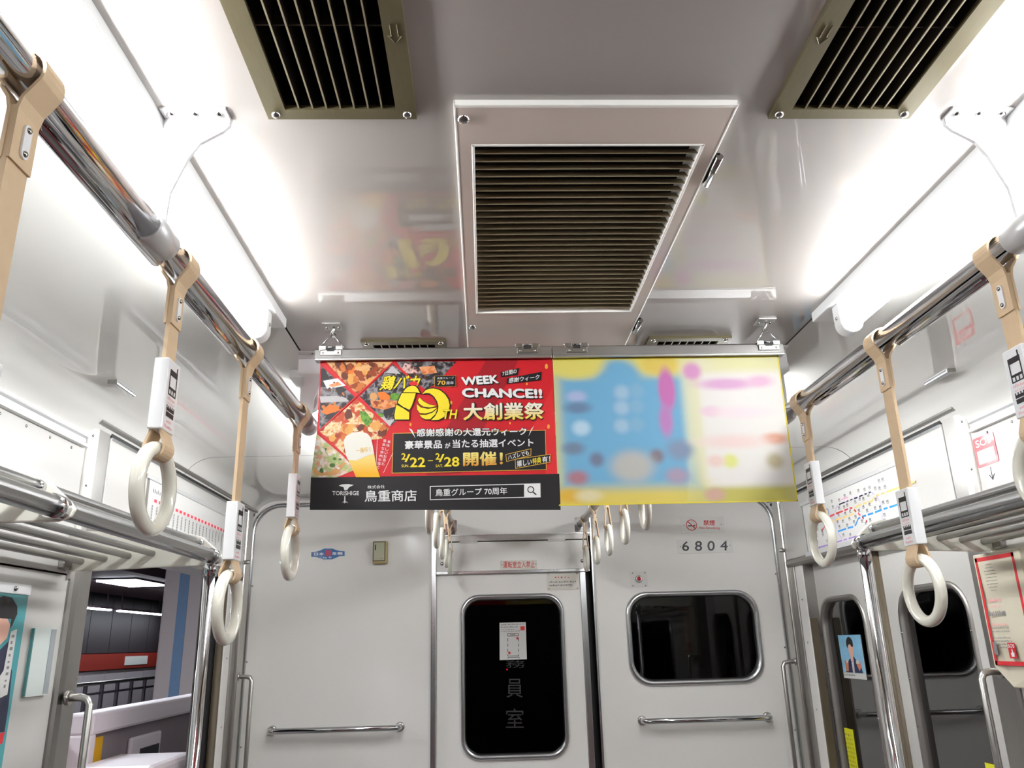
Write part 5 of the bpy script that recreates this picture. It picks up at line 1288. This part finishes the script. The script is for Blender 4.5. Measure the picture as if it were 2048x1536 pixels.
# ---- the other poster: soft patches of colour
def soft_poster():
    m = bpy.data.materials.new('soft_print'); m.use_nodes = True; nt = m.node_tree; b = nt.nodes['Principled BSDF']
    b.inputs['Roughness'].default_value = 0.5; b.inputs['Specular IOR Level'].default_value = 0.25
    tc = nt.nodes.new('ShaderNodeTexCoord'); sp = nt.nodes.new('ShaderNodeSeparateXYZ'); nt.links.new(tc.outputs['Object'], sp.inputs[0])
    def M(op, a, b_=None, c_=None):
        n = nt.nodes.new('ShaderNodeMath'); n.operation = op
        for k, v in enumerate((a, b_, c_)):
            if v is None: continue
            if isinstance(v, (int, float)): n.inputs[k].default_value = v
            else: nt.links.new(v, n.inputs[k])
        return n.outputs[0]
    col = None
    def blob(a, bb, rx, ry, c, soft=0.5, box=False, amt=1.0):
        nonlocal col
        x0, z0 = hr(a, bb); x1 = hr(a+rx, bb)[0]; z1 = hr(a, bb-ry)[1]
        dx = M('DIVIDE', M('SUBTRACT', sp.outputs[0], x0), x1-x0); dz = M('DIVIDE', M('SUBTRACT', sp.outputs[2], z0), z1-z0)
        if box: d = M('MAXIMUM', M('ABSOLUTE', dx), M('ABSOLUTE', dz))
        else: d = M('SQRT', M('ADD', M('MULTIPLY', dx, dx), M('MULTIPLY', dz, dz)))
        r = nt.nodes.new('ShaderNodeMapRange'); r.interpolation_type = 'SMOOTHSTEP'
        r.inputs[1].default_value = 1+soft; r.inputs[2].default_value = 1-soft; r.inputs[3].default_value = 0; r.inputs[4].default_value = amt
        nt.links.new(d, r.inputs[0])
        mx = nt.nodes.new('ShaderNodeMixRGB'); nt.links.new(r.outputs[0], mx.inputs[0])
        if col is None: mx.inputs[1].default_value = ink((236, 232, 226))
        else: nt.links.new(col, mx.inputs[1])
        mx.inputs[2].default_value = ink(c); col = mx.outputs[0]
    blob(600, 940, 540, 560, (226, 214, 110), 0.10, True)           # yellow field, left part
    blob(560, 1400, 560, 90, (222, 200, 96), 0.4, True)
    blob(1500, 1400, 420, 70, (192, 184, 92), 0.5, True)
    blob(1500, 450, 420, 60, (226, 222, 170), 0.7, True)
    blob(620, 930, 480, 390, (112, 172, 208), 0.16, True)           # blue tent shape
    blob(560, 560, 160, 140, (112, 172, 208), 0.35)
    blob(250, 470, 190, 90, (226, 214, 110), 0.4)
    blob(860, 460, 140, 80, (222, 196, 92), 0.4)
    blob(1090, 800, 60, 420, (228, 226, 190), 0.8, True, 0.8)
    blob(905, 640, 60, 150, (198, 112, 176), 0.35); blob(900, 860, 48, 110, (186, 128, 186), 0.5)
    blob(260, 690, 70, 40, (170, 184, 220), 0.6); blob(270, 770, 90, 40, (104, 130, 160), 0.6); blob(295, 915, 60, 50, (186, 214, 232), 0.6)
    for y in (660, 770, 900): blob(585, y, 55, 50, (160, 192, 216), 0.6); blob(690, y-10, 50, 50, (132, 178, 208), 0.6)
    blob(240, 1060, 75, 45, (112, 130, 152), 0.6); blob(405, 1140, 50, 50, (112, 122, 146), 0.6); blob(835, 1115, 50, 50, (130, 120, 130), 0.6)
    blob(1000, 1070, 90, 70, (128, 144, 170), 0.6); blob(660, 1190, 150, 110, (186, 184, 178), 0.5); blob(270, 1270, 75, 50, (170, 120, 130), 0.6)
    blob(980, 1255, 80, 55, (166, 150, 172), 0.6); blob(210, 1400, 90, 50, (220, 176, 60), 0.7); blob(350, 1400, 90, 40, (226, 214, 170), 0.6)
    blob(1085, 510, 65, 60, (214, 150, 196), 0.5); blob(1330, 600, 200, 40, (218, 170, 206), 0.6); blob(1570, 580, 90, 40, (230, 186, 212), 0.6)
    blob(1220, 795, 70, 35, (234, 198, 216), 0.6); blob(1440, 800, 200, 40, (242, 222, 226), 0.7); blob(1680, 990, 90, 40, (222, 164, 136), 0.6); blob(1380, 1010, 230, 45, (240, 214, 208), 0.7)
    blob(1360, 1150, 55, 50, (226, 228, 140), 0.5); blob(1255, 1150, 60, 40, (236, 206, 196), 0.6); blob(1680, 1150, 60, 55, (196, 184, 150), 0.6); blob(1250, 1390, 70, 45, (206, 166, 150), 0.6)
    nt.links.new(col, b.inputs['Base Color'])
    MATS['soft_print'] = m
soft_poster()
p2 = thing('pale_poster', 'hanging poster with soft blurred blue, yellow and pink patches', 'poster', (0.252, PYP, 1.82))
obj('sheet', plate(FPO, 0.0015, 0.505, 1.818, 2.150, -0.0004, 0.0), 'soft_print', p2)
pm('edge_yellow', (226, 206, 60))
for r4 in ((0.0015, 0.505, 1.818, 1.821), (0.502, 0.505, 1.818, 2.145), (0.0015, 0.505, 2.139, 2.142)): obj('yellow_edge', plate(FPO, *r4, 0.0, 0.0003), 'edge_yellow', p2)
# ================================================================== platform beyond the open door
mat('plat_floor', (140, 132, 130), 0.5, var=0.08, scale=6); mat('plat_wall', (162, 154, 158), 0.55, var=0.05, scale=4); mat('plat_wall_dark', (34, 26, 31), 0.6, var=0.08)
mat('plat_ceiling', (80, 65, 72), 0.7, var=0.06); mat('plat_red', (132, 38, 27), 0.5); mat('plat_pillar', (206, 193, 193), 0.5, var=0.04); mat('plat_blue', (122, 152, 190), 0.5)
mat('gate_white', (232, 220, 224), 0.35, coat=0.3, var=0.02); mat('gate_grey', (140, 127, 131), 0.4, var=0.04); mat('gate_yellow', (226, 170, 30), 0.4); mat('gate_dark', (52, 48, 54), 0.5); mat('fence_dark', (84, 78, 84), 0.4, 0.6)
mat('plat_light', (255, 255, 255), 0.5, emit=(0.86, 0.93, 1.0, PLATFORM_LAMP))
obj('floor_platform', MB().box(-7.0, -1.46, -2.0, 24.0, -0.15, 0.0), 'plat_floor', label='grey station platform floor outside the open door', cat='floor', kind='structure')
pc = thing('ceiling_platform', 'dim purple brown station ceiling outside the open door', 'ceiling', (-4, 10, 3.0), kind='structure')
obj('slab', MB().box(-7.0, -1.40, -2.0, 24.0, 2.95, 3.05), 'plat_ceiling', pc)
obj('edge_beam', MB().box(-1.75, -1.42, -2.0, 24.0, 2.50, 2.95), 'plat_ceiling', pc)
obj('lower_soffit', MB().box(-7.0, -4.3, 6.0, 24.0, 2.46, 2.925), 'plat_ceiling', pc)
for k in range(8):
    obj('ceiling_panel', MB().box(-4.28, -1.8, 5.0+2.2*k, 7.16+2.2*k, 2.925, 2.95), 'plat_ceiling', pc)
pw = thing('wall_platform', 'grey panelled station wall with a red band', 'wall', (-6.2, 12, 0), kind='structure')
for k in range(26):
    y = 4.0+0.75*k
    obj('wall_panel', MB().box(-6.3, -6.2, y+0.008, y+0.742, 0.0, 1.30), 'plat_wall', pw)
    obj('wall_panel', MB().box(-6.3, -6.2, y+0.008, y+0.742, 1.56, 3.0), 'plat_wall_dark', pw)
obj('red_band', MB().box(-6.3, -6.17, 4.0, 23.0, 1.31, 1.55), 'plat_red', pw)
obj('band_sign', MB().box(-6.17, -6.16, PX(253, 1302, -6.16).y, PX(297, 1302, -6.16).y, 1.36, 1.50), 'sign_white', pw)
obj('wall_panel_backing', MB().box(-6.35, -6.3, 2.0, 24.0, 0, 3.0), 'seam_dark', pw)
obj('wall_platform_end', MB().box(-7.0, -1.4, 24.0, 24.1, 0, 3.0), 'plat_wall', label='plain wall at the far end of the station platform', cat='wall', kind='structure')
# lights; the high ceiling pair is unseen, added to brighten platform and pillar
for i, (x, y0, y1, z) in enumerate(((-5.75, 10.6, 12.6, 2.16), (-5.75, 12.9, 14.6, 2.16), (-5.75, 14.7, 15.8, 2.16), (-3.6, 2.0, 3.2, 2.90), (-2.6, 5.0, 6.2, 2.90), ((PZ(252, 1173, 2.42).x+PZ(332, 1173, 2.42).x)/2, PZ(300, 1161, 2.42).y, PZ(300, 1173, 2.42).y, 2.42))):
    lab = ['bright strip light under the platform soffit, first from the train', 'bright strip light under the platform soffit, second from the train', 'bright strip light under the platform soffit, third from the train', 'added unseen light brightening the platform across from the open door', 'added unseen light brightening the pillar from the train side', 'broad light panel in the soffit above the strip lights'][i]
    t = thing('platform_light', lab, 'light', (x, (y0+y1)/2, z), 'station platform lights')
    hw = abs(PZ(252, 1173, 2.42).x-PZ(332, 1173, 2.42).x)/2 if i == 5 else (0.03 if i < 3 else 0.3)
    obj('housing', MB().box(x-hw-0.03, x+hw+0.03, y0-0.03, y1+0.03, z+0.02, z+(0.03 if i == 5 else 0.05)), 'plat_ceiling', t)
    obj('diffuser', MB().box(x-hw, x+hw, y0, y1, z, z+0.02), 'plat_light', t)
    if i < 3:
        for yy in (y0+0.1, y1-0.1): obj('hanger', MB().box(x-0.01, x+0.01, yy-0.01, yy+0.01, z+0.06, 2.46), 'plat_ceiling', t)
# pillar with blue stripe
pf = lambda px, py, y: PY(px, py, y)
xa = pf(314, 1300, 9.0).x; xb = pf(424, 1300, 9.0).x; xs0 = pf(346, 1300, 9.0).x; xs1 = pf(366, 1300, 9.0).x
pi_ = thing('platform_pillar', 'square pale pillar with a blue vertical stripe on the platform', 'pillar', ((xa+xb)/2, 9.4, 0))
obj('shaft', MB().box(xa, xb+0.3, 9.0, 9.9, 0, 2.95), 'plat_pillar', pi_, bevel=0.02)
obj('blue_stripe', MB().box(xs0, xs1, 8.99, 9.0, 0, 2.93), 'plat_blue', pi_)
# railing in front of the far wall
ra = thing('platform_railing', 'dark metal railing in front of the panelled station wall', 'railing', (-5.6, 11, 0))
zr_ = 1.16
obj('top_rail', MB().cyl((-5.6, 9.3, zr_), (-5.6, 14.8, zr_), 0.028, 12), 'stainless', ra)
obj('mid_rail', MB().box(-5.61, -5.59, 9.3, 14.8, zr_-0.15, zr_-0.12), 'fence_dark', ra)
for k in range(12): obj('post', MB().box(-5.62, -5.58, 9.3+0.5*k, 9.35+0.5*k, 0, zr_), 'fence_dark', ra)
# platform screen gate: pixel corners of its top bar give its line at x = GXP
GXP = -1.72
ga = PX(188, 1432, GXP); gb = PX(396, 1385, GXP)
gz = (ga.z+gb.z)/2
g = thing('platform_gate', 'white platform screen gate with a yellow edge strip outside the door', 'platform gate', (GXP, (ga.y+gb.y)/2, 0))
gy0, gy1 = ga.y, gb.y+1.2
obj('top_bar', MB().prism([(GXP, gy0, gz), (GXP-0.10, gy0, gz), (GXP-0.12, gy0, gz-0.03), (GXP-0.10, gy0, gz-0.085), (GXP, gy0, gz-0.085)], (0, gy1-gy0, 0)), 'gate_white', g, bevel=0.012)
obj('gate_body', MB().box(GXP-0.10, GXP-0.03, gy0+0.02, gy1, 0.0, gz-0.085), 'gate_grey', g)
obj('yellow_strip', MB().box(GXP-0.03, GXP-0.022, gy0+0.07, gy0+0.16, 0.0, gz-0.10), 'gate_yellow', g)
obj('gate_edge', MB().box(GXP-0.105, GXP-0.005, gy0+0.0, gy0+0.06, 0.0, gz-0.08), 'gate_white', g, bevel=0.01)
ya_ = PX(272, 1450, GXP).y; yb_ = PX(330, 1450, GXP).y
obj('window_surround', MB().box(GXP-0.03, GXP-0.01, ya_, yb_, 0.55, gz-0.135), 'gate_white', g, bevel=0.01)
obj('window', MB().box(GXP-0.012, GXP-0.006, ya_+0.10, yb_-0.03, 0.6, gz-0.19), 'gate_dark', g, bevel=0.004)
zt_b = 1.15
yb1 = PZ(310, 1505, zt_b).y; yb0 = PZ(310, 1532, zt_b).y; xb0 = max(PZ(244, 1505, zt_b).x, -1.70); xb1 = min(PZ(382, 1505, zt_b).x, -1.39)
bx = thing('gate_box', 'low white sensor box between the train and the platform gate', 'sensor box', ((xb0+xb1)/2, (yb0+yb1)/2, 0))
obj('case', MB().box(xb0, xb1, yb0, yb1, 0.0, zt_b), 'gate_white', bx, bevel=0.02)
obj('case_foot', MB().box(xb0+.005, xb1-.005, yb0+.005, yb1-.005, -0.01, 0.05), 'gate_dark', bx)
q = PX(148, 1452, -1.86); q1 = PX(172, 1440, -1.86)
g2 = thing('gate_cabinet', 'pale pink gate cabinet behind the curved grab bar', 'platform gate', (-1.95, q.y, 0))
obj('cabinet_body', MB().box(-2.05, -1.86, q.y-0.55, q1.y+0.12, 0.0, q.z+0.01), 'gate_white', g2, bevel=0.02)
obj('cabinet_plinth', MB().box(-2.04, -1.87, q.y-0.54, q1.y+0.11, -0.01, 0.08), 'gate_dark', g2)
# ---- tunnel wall beyond the closed door
mat('tunnel', (44, 34, 32), 0.9, var=0.3, scale=3)
obj('wall_tunnel', MB().box(2.1, 2.2, -2.0, 8.0, -0.5, 3.0), 'tunnel', label='dark tunnel wall beyond the closed door', cat='wall', kind='structure')
